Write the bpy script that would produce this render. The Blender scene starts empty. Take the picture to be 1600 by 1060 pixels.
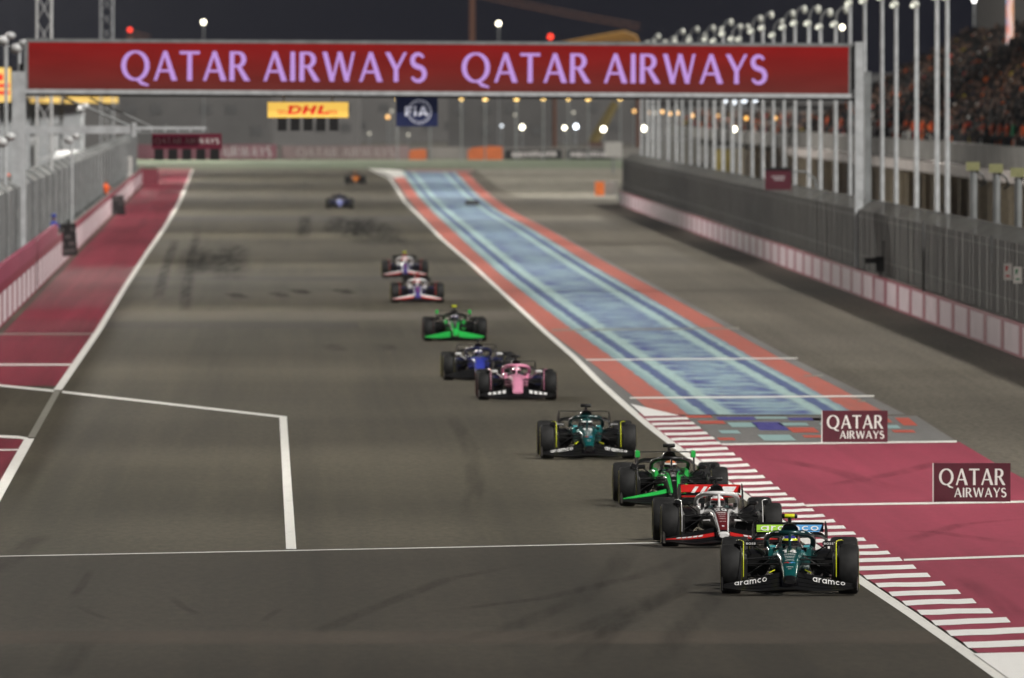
import bpy, bmesh, math, random
from mathutils import Vector, Matrix
random.seed(7)
R = math.radians
scene = bpy.context.scene
col = scene.collection

# ------------------------------------------------------------------ camera
FPX, HC = 24000.0, 7.3                      # focal length in photo pixels, camera height in metres
TH = math.atan(375 / FPX)
cam_d = bpy.data.cameras.new('camera'); cam = bpy.data.objects.new('camera', cam_d); col.objects.link(cam)
cam.location = (0, 0, HC); cam.rotation_euler = (R(90) - TH, 0, 0)
cam_d.sensor_width = 36; cam_d.lens = FPX * 36 / 1600
cam_d.clip_start = 1; cam_d.clip_end = 20000
cam_d.dof.use_dof = True; cam_d.dof.focus_distance = 236; cam_d.dof.aperture_fstop = 5.2
scene.camera = cam
# ------------------------------------------------------------------ world: dark night sky
world = bpy.data.worlds.new('World'); scene.world = world; world.use_nodes = True
wn = world.node_tree; wn.nodes.clear()
bg = wn.nodes.new('ShaderNodeBackground'); wo = wn.nodes.new('ShaderNodeOutputWorld')
bg.inputs[0].default_value = (0.0012, 0.0015, 0.0062, 1); bg.inputs[1].default_value = 1.0
wn.links.new(bg.outputs[0], wo.inputs[0])
# ------------------------------------------------------------------ key light: the banks of floodlights on the grandstand side
SUN_EL, SUN_AZ = 45, 44                     # azimuth: degrees from 'behind the camera' towards the right
sd = bpy.data.lights.new('sun', 'SUN'); sd.energy = 3.9; sd.angle = R(5); sd.color = (1.0, .965, .90)
sun = bpy.data.objects.new('sun', sd); col.objects.link(sun)
_l = Vector((math.sin(R(SUN_AZ)) * math.cos(R(SUN_EL)), -math.cos(R(SUN_AZ)) * math.cos(R(SUN_EL)), math.sin(R(SUN_EL))))
sun.rotation_euler = _l.to_track_quat('Z', 'Y').to_euler(); sun.location = (60, 200, 80)
vs = scene.view_settings
vs.view_transform = 'Standard'; vs.look = 'None'; vs.exposure = 0.08; vs.gamma = 1.0; vs.use_curve_mapping = False
scene.render.engine = 'CYCLES'
cy = scene.cycles
cy.use_denoising = True
try: cy.denoiser = 'OPENIMAGEDENOISE'
except Exception: pass
cy.max_bounces = 6; cy.diffuse_bounces = 2; cy.glossy_bounces = 3; cy.transmission_bounces = 3; cy.transparent_max_bounces = 24; cy.volume_bounces = 0
cy.caustics_reflective = False; cy.caustics_refractive = False; cy.sample_clamp_indirect = 4

# ------------------------------------------------------------------ photo pixel -> place
def ray(x, y):
    u, v = (x - 800) / FPX, (530 - y) / FPX
    return Vector((u, math.cos(TH) + v * math.sin(TH), -math.sin(TH) + v * math.cos(TH)))
def G(x, y, z=0.0):
    d = ray(x, y); t = (z - HC) / d.z
    return Vector((d.x * t, d.y * t, z))
def P(x, y, D):
    d = ray(x, y); t = D / d.y
    return Vector((d.x * t, D, HC + d.z * t))
def px(n, D): return n * D / FPX            # length in metres of n photo pixels at distance D

# ------------------------------------------------------------------ materials
MATS = {}
def mat(name, c, rough=.6, metal=0, coat=0, var=.0, scale=4.0, stretch=(1, 1, 1), emit=None, es=1.0, alpha=1.0, bump=0, spec=None, c2=None, detail=4):
    """procedural principled material: base colour broken up by noise"""
    if name in MATS: return MATS[name]
    m = bpy.data.materials.new(name); m.use_nodes = True
    nt = m.node_tree; b = nt.nodes['Principled BSDF']
    c = tuple(c) + (1,)
    b.inputs['Roughness'].default_value = rough; b.inputs['Metallic'].default_value = metal
    b.inputs['Coat Weight'].default_value = coat; b.inputs['Coat Roughness'].default_value = .08
    if spec is not None: b.inputs['Specular IOR Level'].default_value = spec
    b.inputs['Base Color'].default_value = c
    tc = nt.nodes.new('ShaderNodeTexCoord'); mp = nt.nodes.new('ShaderNodeMapping'); mp.inputs['Scale'].default_value = stretch
    nt.links.new(tc.outputs['Object'], mp.inputs[0])
    nz = nt.nodes.new('ShaderNodeTexNoise'); nz.inputs['Scale'].default_value = scale; nz.inputs['Detail'].default_value = detail
    nt.links.new(mp.outputs[0], nz.inputs['Vector'])
    if var or c2:
        mx = nt.nodes.new('ShaderNodeMix'); mx.data_type = 'RGBA'
        rp = nt.nodes.new('ShaderNodeMapRange'); rp.inputs[1].default_value = .32; rp.inputs[2].default_value = .68
        nt.links.new(nz.outputs[0], rp.inputs[0]); nt.links.new(rp.outputs[0], mx.inputs[0])
        lo = tuple(max(0, k * (1 - var)) for k in c[:3]) + (1,); hi = tuple(min(1, k * (1 + var)) for k in c[:3]) + (1,)
        mx.inputs[6].default_value = lo; mx.inputs[7].default_value = (tuple(c2) + (1,)) if c2 else hi
        nt.links.new(mx.outputs[2], b.inputs['Base Color'])
    if bump:
        bp = nt.nodes.new('ShaderNodeBump'); bp.inputs['Strength'].default_value = bump; bp.inputs['Distance'].default_value = .01
        nt.links.new(nz.outputs[0], bp.inputs['Height']); nt.links.new(bp.outputs[0], b.inputs['Normal'])
    if emit:
        b.inputs['Emission Color'].default_value = tuple(emit) + (1,); b.inputs['Emission Strength'].default_value = es
    if alpha < 1: b.inputs['Alpha'].default_value = alpha
    MATS[name] = m
    return m

def N(m, t): return m.node_tree.nodes.new(t)
def L(m, a, b): m.node_tree.links.new(a, b)
def ramp(m, pos_cols, mode='LINEAR'):
    r = N(m, 'ShaderNodeValToRGB'); cr = r.color_ramp; cr.interpolation = mode
    while len(cr.elements) < len(pos_cols): cr.elements.new(.5)
    for e, (p, c) in zip(cr.elements, pos_cols): e.position = p; e.color = tuple(c) + (1,)
    return r
def noise(m, vec, scale, detail=3, stretch=(1, 1, 1), rough=.5):
    mp = N(m, 'ShaderNodeMapping'); mp.inputs['Scale'].default_value = stretch; L(m, vec, mp.inputs[0])
    n = N(m, 'ShaderNodeTexNoise'); n.inputs['Scale'].default_value = scale; n.inputs['Detail'].default_value = detail
    n.inputs['Roughness'].default_value = rough
    L(m, mp.outputs[0], n.inputs['Vector']); return n.outputs[0]
def mixc(m, f, a, b, mode='MIX'):
    x = N(m, 'ShaderNodeMix'); x.data_type = 'RGBA'; x.blend_type = mode
    for k, v in ((0, f), (6, a), (7, b)):
        if isinstance(v, (int, float)): x.inputs[k].default_value = v
        elif isinstance(v, tuple): x.inputs[k].default_value = v + (1,)
        else: L(m, v, x.inputs[k])
    return x.outputs[2]
def mapr(m, v, a, b, c=0., d=1.):
    r = N(m, 'ShaderNodeMapRange'); L(m, v, r.inputs[0])
    for k, q in zip((1, 2, 3, 4), (a, b, c, d)): r.inputs[k].default_value = q
    return r.outputs[0]

def ground_mat(name, base, streak=.5, band=.35, fine=.25, rough=.75, rot=0.0, tint2=None):
    m = bpy.data.materials.new(name); m.use_nodes = True; b = m.node_tree.nodes['Principled BSDF']
    tc = N(m, 'ShaderNodeTexCoord'); mp = N(m, 'ShaderNodeMapping'); mp.inputs['Rotation'].default_value = (0, 0, rot)
    L(m, tc.outputs['Object'], mp.inputs[0]); v = mp.outputs[0]
    c = tuple(base)
    lo = tuple(k * (1 - band) for k in c); hi = tuple(k * (1 + band) for k in c)
    if tint2: hi = tuple(tint2)
    a = mixc(m, mapr(m, noise(m, v, 1, 4, (.035, .03, 1)), .35, .65), lo, hi)                    # broad paving bands
    s = mapr(m, noise(m, v, 1, 4, (.55, .006, 1)), .42, .7)                                       # tyre polish along the lane
    a = mixc(m, mapr(m, s, 0, 1, 0, streak), a, tuple(k * .42 for k in c))
    s2 = mapr(m, noise(m, v, 1, 3, (2.6, .012, 1)), .45, .75)
    a = mixc(m, mapr(m, s2, 0, 1, 0, streak * .5), a, tuple(k * 1.5 for k in c))
    f = mapr(m, noise(m, v, 1, 6, (7, .9, 1), .78), .3, .7, 1 - fine, 1 + fine)
    cc = N(m, 'ShaderNodeVectorMath'); cc.operation = 'SCALE'; L(m, a, cc.inputs[0]); L(m, f, cc.inputs[3])
    L(m, cc.outputs[0], b.inputs['Base Color'])
    b.inputs['Roughness'].default_value = rough; b.inputs['Specular IOR Level'].default_value = .35
    MATS[name] = m
    return m

# ------------------------------------------------------------------ mesh builder
class MB:
    def __init__(s): s.v = []; s.f = []; s.mi = []; s.uv = None; s.cur = 0
    def add(s, vs, fs):
        o = len(s.v); s.v += [tuple(p) for p in vs]
        for f in fs: s.f.append(tuple(i + o for i in f)); s.mi.append(s.cur)
        return s
    def box(s, c, d, rz=0, rx=0, ry=0):
        M = Matrix.Rotation(rz, 3, 'Z') @ Matrix.Rotation(ry, 3, 'Y') @ Matrix.Rotation(rx, 3, 'X')
        c = Vector(c); h = [k / 2 for k in d]
        vs = [c + M @ Vector((x * h[0], y * h[1], z * h[2])) for x in (-1, 1) for y in (-1, 1) for z in (-1, 1)]
        return s.add(vs, [(0, 1, 3, 2), (4, 6, 7, 5), (0, 4, 5, 1), (2, 3, 7, 6), (0, 2, 6, 4), (1, 5, 7, 3)])
    def bbox(s, x0, x1, y0, y1, z0, z1): return s.box(((x0 + x1) / 2, (y0 + y1) / 2, (z0 + z1) / 2), (x1 - x0, y1 - y0, z1 - z0))
    def loft(s, rings, cap=True, closed=True):
        n = len(rings[0]); o = len(s.v)
        vs = [p for r in rings for p in r]; fs = []
        for i in range(len(rings) - 1):
            for j in range(n if closed else n - 1):
                k = (j + 1) % n
                fs.append((i * n + j, i * n + k, (i + 1) * n + k, (i + 1) * n + j))
        if cap and closed:
            fs.append(tuple(range(n))[::-1]); fs.append(tuple((len(rings) - 1) * n + j for j in range(n)))
        return s.add(vs, fs)
    def tube(s, pts, r, n=8, cap=True, flat=None):
        pts = [Vector(p) for p in pts]; rs = r if isinstance(r, (list, tuple)) else [r] * len(pts)
        rings = []; prev = None
        for i, p in enumerate(pts):
            t = (pts[min(i + 1, len(pts) - 1)] - pts[max(i - 1, 0)]).normalized()
            if prev is None:
                up = Vector((0, 0, 1)) if abs(t.z) < .9 else Vector((0, 1, 0)); a = t.cross(up).normalized()
            else: a = (prev - t * prev.dot(t)).normalized()
            prev = a; b = t.cross(a)
            fl = flat or 1
            rings.append([p + (a * math.cos(q) + b * math.sin(q) * fl) * rs[i] for q in [2 * math.pi * k / n for k in range(n)]])
        return s.loft(rings, cap)
    def lathe(s, prof, c, axis='X', n=24):
        c = Vector(c); rings = []
        for k in range(n):
            q = 2 * math.pi * k / n; ca, sa = math.cos(q), math.sin(q); ring = []
            for (a, r) in prof:
                if axis == 'X': p = Vector((a, r * ca, r * sa))
                elif axis == 'Y': p = Vector((r * sa, a, r * ca))
                else: p = Vector((r * ca, r * sa, a))
                ring.append(c + p)
            rings.append(ring)
        m = len(prof); vs = [p for r_ in rings for p in r_]; fs = []
        for i in range(n):
            j = (i + 1) % n
            for k in range(m - 1): fs.append((i * m + k, j * m + k, j * m + k + 1, i * m + k + 1))
        return s.add(vs, fs)
    def poly(s, pts): return s.add(pts, [tuple(range(len(pts)))])
    def strip(s, a, b):
        n = len(a); return s.add(list(a) + list(b), [(i, i + 1, n + i + 1, n + i) for i in range(n - 1)])
    def plate(s, pts, off):                       # extruded polygon
        off = Vector(off); n = len(pts); a = [Vector(p) for p in pts]; b = [p + off for p in a]
        return s.add(a + b, [tuple(range(n))[::-1], tuple(n + i for i in range(n))] + [(i, (i + 1) % n, n + (i + 1) % n, n + i) for i in range(n)])
    def ball(s, c, r, n=10, m=7):
        c = Vector(c); r = Vector(r if isinstance(r, (tuple, list)) else (r, r, r))
        return s.loft([[c + Vector((r.x * math.sin(a) * math.cos(q), r.y * math.sin(a) * math.sin(q), r.z * math.cos(a))) for q in [2 * math.pi * k / n for k in range(n)]] for a in [math.pi * (i + .02) / (m + .04) for i in range(m + 1)]])
    def mesh(s, name, smooth=False):
        me = bpy.data.meshes.new(name); me.from_pydata(s.v, [], s.f); me.update()
        bm = bmesh.new(); bm.from_mesh(me); bmesh.ops.recalc_face_normals(bm, faces=bm.faces); bm.to_mesh(me); bm.free()
        if smooth:
            for p in me.polygons: p.use_smooth = True
            try: me.set_sharp_from_angle(angle=R(38))
            except Exception: pass
        return me
    def build(s, name, m, parent=None, smooth=False, kind=None, loc=None):
        me = s.mesh(name, smooth)
        ms = m if isinstance(m, (list, tuple)) else [m]
        for q in ms: me.materials.append(q)
        if len(ms) > 1:
            for p, i in zip(me.polygons, s.mi): p.material_index = i
        o = bpy.data.objects.new(name, me); col.objects.link(o)
        if loc is not None: o.location = loc
        if parent is not None: o.parent = parent
        if kind: o['kind'] = kind
        return o
def inst(name, me, m, parent=None, loc=None, rot=None, sc=None):
    """object on shared mesh data with its own material"""
    if not me.materials: me.materials.append(None)
    o = bpy.data.objects.new(name, me); col.objects.link(o)
    o.material_slots[0].link = 'OBJECT'; o.material_slots[0].material = m
    if parent is not None: o.parent = parent
    if loc is not None: o.location = loc
    if rot is not None: o.rotation_euler = rot
    if sc is not None: o.scale = sc
    return o
def tag(o, label, cat, group=None):
    o['label'] = label; o['category'] = cat
    if group: o['group'] = group
    return o
def thing(name, loc, label, cat, group=None, rz=0, sc=1):
    o = bpy.data.objects.new(name, None); col.objects.link(o); o.location = loc; o.rotation_euler = (0, 0, rz); o.scale = (sc, sc, sc); o.empty_display_size = .3
    return tag(o, label, cat, group)

# ------------------------------------------------------------------ lettering drawn as strokes (cap height 1)
def arc(cx, cy, rx, ry, a0, a1, n=16): return [(cx + rx * math.cos(R(a0 + (a1 - a0) * i / n)), cy + ry * math.sin(R(a0 + (a1 - a0) * i / n))) for i in range(n + 1)]
def rib(pts, w):
    """flat ribbon along a path -> quads"""
    n = len(pts); ws = w if isinstance(w, (list, tuple)) else [w] * n; l = []; r = []
    for i, (x, y) in enumerate(pts):
        x0, y0 = pts[max(i - 1, 0)]; x1, y1 = pts[min(i + 1, n - 1)]
        d = math.hypot(x1 - x0, y1 - y0) or 1; nx, ny = -(y1 - y0) / d, (x1 - x0) / d
        l.append((x + nx * ws[i] / 2, y + ny * ws[i] / 2)); r.append((x - nx * ws[i] / 2, y - ny * ws[i] / 2))
    return [[l[i], l[i + 1], r[i + 1], r[i]] for i in range(n - 1)]
def bowlw(n, hi, lo): return [lo + (hi - lo) * abs(math.cos(2 * math.pi * i / (n - 1))) for i in range(n)]
def flared():
    g = {}
    def para(x0, x1, w0, w1): return [[(x0 - w0 / 2, 0), (x0 + w0 / 2, 0), (x1 + w1 / 2, 1), (x1 - w1 / 2, 1)]]
    g['A'] = (.80, [para(.07, .40, .11, .10), para(.72, .40, .19, .14), [[(.2, .29), (.6, .29), (.57, .37), (.22, .37)]]])
    g['T'] = (.68, [para(.34, .34, .17, .15), [[(0.0, .9), (.68, .9), (.68, 1), (0.0, 1)]]])
    q = arc(.47, .5, .40, .47, 0, 360, 32)
    g['Q'] = (.98, [rib(q, bowlw(33, .165, .075)), rib([(.52, .06), (.68, -.09), (.92, -.17)], [.1, .12, .06])])
    g['R'] = (.70, [para(.10, .10, .17, .15), rib([(.1, .955), (.3, .955)] + arc(.3, .73, .2, .225, 90, -90, 12) + [(.1, .505)], [.09, .09] + [.08 + .09 * math.sin(math.pi * i / 12) for i in range(13)] + [.08]), [[(.24, .5), (.40, .5), (.72, 0), (.52, 0)]]])
    g['I'] = (.22, [para(.11, .11, .17, .15)])
    g['W'] = (1.14, [para(.34, .08, .16, .16), para(.34, .58, .09, .09), para(.84, .58, .16, .15), para(.84, 1.06, .09, .1)])
    g['Y'] = (.74, [[[(.29, 0), (.45, 0), (.44, .46), (.30, .46)]], [[(.30, .40), (.44, .46), (.16, 1), (0, 1)]], [[(.36, .46), (.44, .42), (.74, 1), (.63, 1)]]])
    s = arc(.28, .735, .19, .21, 25, 270, 14) + arc(.28, .27, .22, .24, 90, -155, 14)
    g['S'] = (.56, [rib(s, [.09 + .085 * math.sin(math.pi * i / (len(s) - 1)) for i in range(len(s))])])
    return g
FL = flared()
def rounded():
    g = {}; w = .165
    def seg(a, b): return rib([a, b], w)
    g['a'] = (1.12, [rib(arc(.5, .5, .38, .38, 0, 360, 24), w), seg((.9, .0), (.9, 1.0))])
    g['r'] = (.68, [seg((.13, 0), (.13, 1)), rib(arc(.5, .42, .37, .46, 165, 75, 8), w)])
    g['m'] = (1.55, [seg((.13, 0), (.13, 1)), rib(arc(.43, .55, .30, .33, 170, 0, 12) + [(.73, 0)], w), rib(arc(1.03, .55, .30, .33, 170, 0, 12) + [(1.33, 0)], w)])
    g['c'] = (.95, [rib(arc(.5, .5, .38, .38, 50, 310, 20), w)])
    g['o'] = (1.0, [rib(arc(.5, .5, .38, .38, 0, 360, 24), w)])
    return g
RD = rounded()
SL = {  # slanted block letters D H L
 'D': (1.1, [[[(0, 0), (.28, 0), (.50, 1), (.22, 1)]], rib([(.1, .88), (.75, .88), (.98, .72), (.86, .25), (.6, .12), (.12, .12)], .24)]),
 'H': (1.15, [[[(0, 0), (.3, 0), (.52, 1), (.22, 1)]], [[(.62, 0), (.92, 0), (1.14, 1), (.84, 1)]], [[(.2, .38), (.9, .38), (.95, .62), (.25, .62)]]]),
 'L': (.95, [[[(0, 0), (.3, 0), (.52, 1), (.22, 1)]], [[(.1, 0), (.85, 0), (.9, .24), (.15, .24)]]]),
 'F': (.72, [rib([(.12, 0), (.12, 1)], .24), rib([(.1, .88), (.68, .88)], .24), rib([(.1, .48), (.6, .48)], .22)]),
 'i': (.34, [rib([(.15, 0), (.15, .66)], .24), rib([(.15, .78), (.15, 1)], .24)]),
 'A': (.95, [rib([(.1, 0), (.46, 1)], .24), rib([(.82, 0), (.46, 1)], .24), rib([(.25, .26), (.7, .26)], .2)]),
 'B': (.72, [rib([(.12, 0), (.12, 1)], .22), rib([(.1, .9), (.45, .9), (.58, .74), (.45, .54), (.1, .54)], .19), rib([(.3, .52), (.5, .5), (.63, .3), (.48, .1), (.1, .1)], .19)]),
 'O': (.95, [rib(arc(.47, .5, .36, .4, 0, 360, 20), .21)]),
 'S': (.66, [rib([(.6, .86), (.3, .9), (.12, .74), (.25, .56), (.48, .46), (.58, .27), (.4, .1), (.06, .13)], .2)]),
 '1': (.52, [rib([(.3, 0), (.3, 1)], .24), rib([(.02, .82), (.3, .92)], .2)]),
 '4': (.85, [rib([(.6, 0), (.6, 1)], .24), rib([(.0, .3), (.84, .3)], .2), rib([(.08, .3), (.55, .95)], .2)]),
 '2': (.82, [rib([(.08, .7), (.14, .88), (.4, .92), (.66, .86), (.68, .62), (.1, .12), (.78, .12)], .2)]),
 '8': (.84, [rib(arc(.4, .72, .25, .19, 0, 360, 16), .19), rib(arc(.4, .28, .3, .21, 0, 360, 16), .19)]),
 '0': (.86, [rib(arc(.42, .5, .32, .41, 0, 360, 20), .21)]),
}
def lettering(mb, text, font, fn, gap=.1, space=.36, fit=None):
    """lay text out; fn(u, v, layer) -> 3D. fit = total width in cap heights"""
    x = 0; items = []
    for ch in text:
        if ch == ' ': x += space; continue
        adv, strokes = font[ch]; items.append((x, strokes)); x += adv + gap
    x -= gap; k = (fit / x) if fit else 1
    lay = 0
    for x0, strokes in items:
        for li, st in enumerate(strokes):
            for q in st: mb.poly([fn((x0 + a) * k, b, li) for a, b in q])
    return x * k

# strengths of the added, unseen fill floodlights (watts) and density of the air
TOWER_FILL = 9000
FILL_MASTS = [(-7.26 - .01857 * D - 25, D, 6 - .0148 * D, pw) for D, pw in ((140, 6000), (300, 42000), (410, 72000), (530, 105000), (660, 120000), (820, 150000), (1000, 180000), (1200, 200000), (1400, 220000), (1600, 230000), (1800, 320000))]
FILL_MASTS += [(46, 160, 4, 9000), (44, 300, 6, 38000)]  # right-hand masts, added for glints and fill on the near cars
ROOF_FILL = [(760, 40000), (960, 60000), (1180, 80000)]
HAZE = 2.5e-5

# ================================================================== SETTING
def interp(tab, y):
    tab = sorted(tab)
    if y <= tab[0][0]: (a, b), (c, d) = tab[0], tab[1]
    elif y >= tab[-1][0]: (a, b), (c, d) = tab[-2], tab[-1]
    else:
        for (a, b), (c, d) in zip(tab, tab[1:]):
            if a <= y <= c: break
    return b + (d - b) * (y - a) / (c - a)
def struct(mb, name, m, parent=None): return mb.build(name, m, parent, kind='structure')

# the two long walls run in straight lines beside the straight
def wallL(D): return -7.26 - .01857 * D
def wallR(D): return 19.18 - .01106 * D

m_sand = ground_mat('dusty ground', (.105, .10, .085), .1, .3, .2, .9)
m_asph = ground_mat('track asphalt', (.066, .0585, .0405), .60, .32, .40, .72, rot=R(-.8), tint2=(.086, .0765, .0545))
m_run = ground_mat('run-off asphalt', (.120, .106, .082), .45, .34, .62, .8, rot=R(-.6), tint2=(.128, .115, .092))
m_maroon = ground_mat('maroon paint', (.290, .048, .080), .45, .14, .12, .6, rot=R(-.9))
m_maroon_l = ground_mat('worn maroon paint', (.21, .033, .050), .9, .22, .15, .6, rot=R(-1.0))
def paint(name, c, wear=.25, c2=(.25, .24, .22)):
    m = bpy.data.materials.new(name); m.use_nodes = True; b = m.node_tree.nodes['Principled BSDF']
    tc = N(m, 'ShaderNodeTexCoord')
    f = mapr(m, noise(m, tc.outputs['Object'], 1, 6, (7, .5, 1), .7), .5, .85, 0, wear)
    f2 = mapr(m, noise(m, tc.outputs['Object'], 1, 3, (.5, .05, 1)), .4, .75, 0, wear * .7)
    a = mixc(m, f, c, c2); a = mixc(m, f2, a, tuple(k * .6 for k in c)); L(m, a, b.inputs['Base Color'])
    b.inputs['Roughness'].default_value = .55; MATS[name] = m
    return m
m_white = paint('white road paint', (.80, .79, .75), .35)
m_faint = paint('worn white road paint', (.24, .235, .20), .6, (.09, .085, .07))
m_kerbw = paint('kerb white', (.86, .85, .83), .12)

# ground sheet to the horizon
struct(MB().poly([(-1500, -300, -.03), (1500, -300, -.03), (1500, 3900, -.03), (-1500, 3900, -.03)]), 'ground', m_sand)
# asphalt: track between left run-off and white edge line; one sheet wall to wall
NEAR, FAR = 40, 1640
mb = MB(); Ds = [NEAR + (FAR - NEAR) * i / 40 for i in range(41)]
EDGE = [(264.5, 579), (270, 590), (279.6, 609), (297, 621), (315.5, 632), (342, 659), (372, 688.3), (417, 741), (459, 786.4), (521, 854), (560.8, 899.6), (598.5, 937), (636, 979), (667, 1015), (695, 1051), (803, 1201), (910, 1347.5), (962, 1425.6), (1016.5, 1503.7), (1060, 1564)]
def edge_x(y): return interp(EDGE, y)
ys_all = sorted(set([e[0] for e in EDGE] + [262] + [1060 * 1.0, 1200, 1500, 2200, 3600]))
edge_pts = [G(edge_x(y) if y <= 1060 else 1564 + (y - 1060) * 1.385, y) for y in ys_all]
edge_pts = edge_pts[::-1]                                   # near to far
left_pts = [Vector((wallL(p.y), p.y, 0)) for p in edge_pts]
track = struct(MB().strip(left_pts, edge_pts), 'track', m_asph)
mb = MB(); right_pts = [Vector((max(wallR(p.y) + .8, p.x + 6), p.y, -.006)) for p in edge_pts]
runoff = struct(MB().strip([p - Vector((.05, 0, .006)) for p in edge_pts], right_pts), 'runoff_area', m_run)

def ground_line(name, pts, w, z=.009, m=None, parent=None, taper=False):
    """painted line along photo points, width in metres"""
    q = [G(*p) for p in pts]; a = []; b = []
    for i, p in enumerate(q):
        t = (q[min(i + 1, len(q) - 1)] - q[max(i - 1, 0)]).normalized(); n = Vector((-t.y, t.x, 0)); ww = w[i] if isinstance(w, list) else w
        a.append(p + n * ww / 2 + Vector((0, 0, z))); b.append(p - n * ww / 2 + Vector((0, 0, z)))
    return struct(MB().strip(a, b), name, m or m_white, parent)

def pix_line(name, pts, t, z=.009, m=None):
    """painted line laid across the track, its depth given by its height in the photograph"""
    return struct(MB().strip([G(x, y - t / 2, z) for x, y in pts], [G(x, y + t / 2, z) for x, y in pts]), name, m or m_white)

# white edge lines
ground_line('edge_line', [(edge_x(y), y) for y in ys_all if y <= 1060] + [(1751, 1200), (2160, 1500)], .19)
LEFT = [(265, 301), (315, 281), (357, 256.6), (396, 229.4), (447.5, 196), (517, 154), (610, 90)]
ground_line('edge_line', [(b, a) for a, b in LEFT], .21)
ground_line('edge_line', [(46, 686), (0, 768), (-80, 915), (-200, 1140)], .21)
ground_line('edge_line', [(90, 611), (72, 643), (49, 684)], .16, m=m_faint)
pix_line('edge_line', [(-120, 676), (-10, 681.5), (30, 683.5), (44, 686)], 4, z=.013)

# maroon painted strip between the pit wall and the left edge line
rows = [265, 290, 315, 340, 370, 400, 447, 480, 517, 560, 603]
a = []; b = []
for y in rows:
    g = G(interp(LEFT, y) - .5, y, .004); b.append(g); a.append(Vector((wallL(g.y) + .28, g.y, .004)))
struct(MB().strip(a, b), 'painted_verge', m_maroon_l)
struct(MB().poly([G(-400, 672, .004), G(-10, 682, .004), G(40, 685, .004), G(0, 766, .004), G(-300, 1305, .004), G(-900, 1300, .004)]), 'painted_verge', m_maroon_l)
for pts, w in (([(-60, 522), (146, 522)], 2), ([(-80, 570), (114, 570)], 2.6), ([(-60, 704), (32, 703)], 2.2)):
    pix_line('cross_line', pts, w, z=.0085, m=m_faint if w < 2.1 else m_white)
# box lines on the asphalt
pix_line('cross_line', [(-60, 596), (0, 602.5), (84, 611)], 3.4, m=m_white, z=.013)
pix_line('cross_line', [(97, 612.5), (260, 631), (436, 651), (448.3, 652.4)], 3.2, m=m_white, z=.009)
struct(MB().poly([G(436.5, 652.0, .011), G(448, 652.0, .011), G(463, 858, .011), G(447, 858, .011)]), 'box_line', m_white)
pix_line('cross_line', [(-60, 870.5), (300, 863.5), (700, 855.5), (1080, 847)], 1.15, m=m_white, z=.010)

# ---- blue / red patterned run-off strip
REDL = [(276, 613), (290, 623.5), (304, 632), (330.5, 654), (379.6, 699.6), (428.7, 748.7), (474, 801.5), (510, 846.8), (545.7, 895), (579.6, 941), (606, 973), (626, 997), (652, 1028)]
REDR = [(272, 731.7), (304, 763.8), (330.6, 801.5), (357, 854), (383, 899.6), (415.5, 956), (445.7, 1013), (493, 1100), (562.7, 1224), (582, 1262.5), (602.6, 1304), (624.6, 1345), (640, 1374), (652, 1398)]
rows = [268 + (648 - 268) * (i / 60) ** 1.3 for i in range(61)]
me_v = []; uvs = []; fs = []; NU = 8
for i, y in enumerate(rows):
    p0, p1 = G(interp(REDL, y), y, .004), G(interp(REDR, y), y, .004)
    for k in range(NU + 1):
        me_v.append(p0.lerp(p1, k / NU)); uvs.append((k / NU, p0.y))
for i in range(60):
    for k in range(NU): fs.append((i * (NU + 1) + k, i * (NU + 1) + k + 1, (i + 1) * (NU + 1) + k + 1, (i + 1) * (NU + 1) + k))
me = bpy.data.meshes.new('patterned_runoff'); me.from_pydata(me_v, [], fs)
ul = me.uv_layers.new(name='UVMap')
for lp in me.loops: ul.data[lp.index].uv = uvs[lp.vertex_index]
m = bpy.data.materials.new('patterned paint'); m.use_nodes = True; b = m.node_tree.nodes['Principled BSDF']
tc = N(m, 'ShaderNodeTexCoord'); uvn = tc.outputs['UV']
sep = N(m, 'ShaderNodeSeparateXYZ'); L(m, uvn, sep.inputs[0])
RED, CY, BL, BD = (.46, .125, .095), (.38, .54, .53), (.085, .125, .28), (.27, .40, .47)
wob = mapr(m, noise(m, uvn, 1, 3, (8, .22, 1)), 0, 1, -.018, .018)
ad = N(m, 'ShaderNodeMath'); L(m, sep.outputs[0], ad.inputs[0]); L(m, wob, ad.inputs[1])
S_ = .012
def bands(lst):
    out = []
    for k, (p, c) in enumerate(lst):
        if k: out.append((p - S_ / 2, lst[k - 1][1])); out.append((p + S_ / 2, c))
        else: out.append((0, c))
    return out
stops = [(0, RED), (.135, RED), (.150, (.20, .32, .36)), (.205, CY), (.225, BL), (.262, BL), (.285, CY), (.325, CY), (.36, BD), (.665, BD), (.70, CY), (.735, CY), (.757, BL), (.795, BL), (.818, CY), (.855, (.2, .3, .36)), (.872, RED), (1, RED)]
rp = ramp(m, stops); L(m, ad.outputs[0], rp.inputs[0])
# cross-wise brush streaks in the middle field, strongest towards its edges
fld = ramp(m, [(0, (0, 0, 0)), (.325, (0, 0, 0)), (.37, (1, 1, 1)), (.45, (.7, .7, .7)), (.52, (.42, .42, .42)), (.6, (.7, .7, .7)), (.655, (1, 1, 1)), (.70, (0, 0, 0)), (1, (0, 0, 0))]); L(m, sep.outputs[0], fld.inputs[0])
st = mapr(m, noise(m, uvn, 1, 2, (4.5, .30, 1), .6), .44, .53)
mu = N(m, 'ShaderNodeMath'); mu.operation = 'MULTIPLY'; L(m, st, mu.inputs[0]); L(m, fld.outputs[0], mu.inputs[1])
c1 = mixc(m, mu.outputs[0], rp.outputs[0], (.075, .10, .30))
st2 = mapr(m, noise(m, uvn, 1, 3, (4, .55, 2), .65), .54, .66, 0, .7)
mu2 = N(m, 'ShaderNodeMath'); mu2.operation = 'MULTIPLY'; L(m, st2, mu2.inputs[0]); L(m, fld.outputs[0], mu2.inputs[1])
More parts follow.
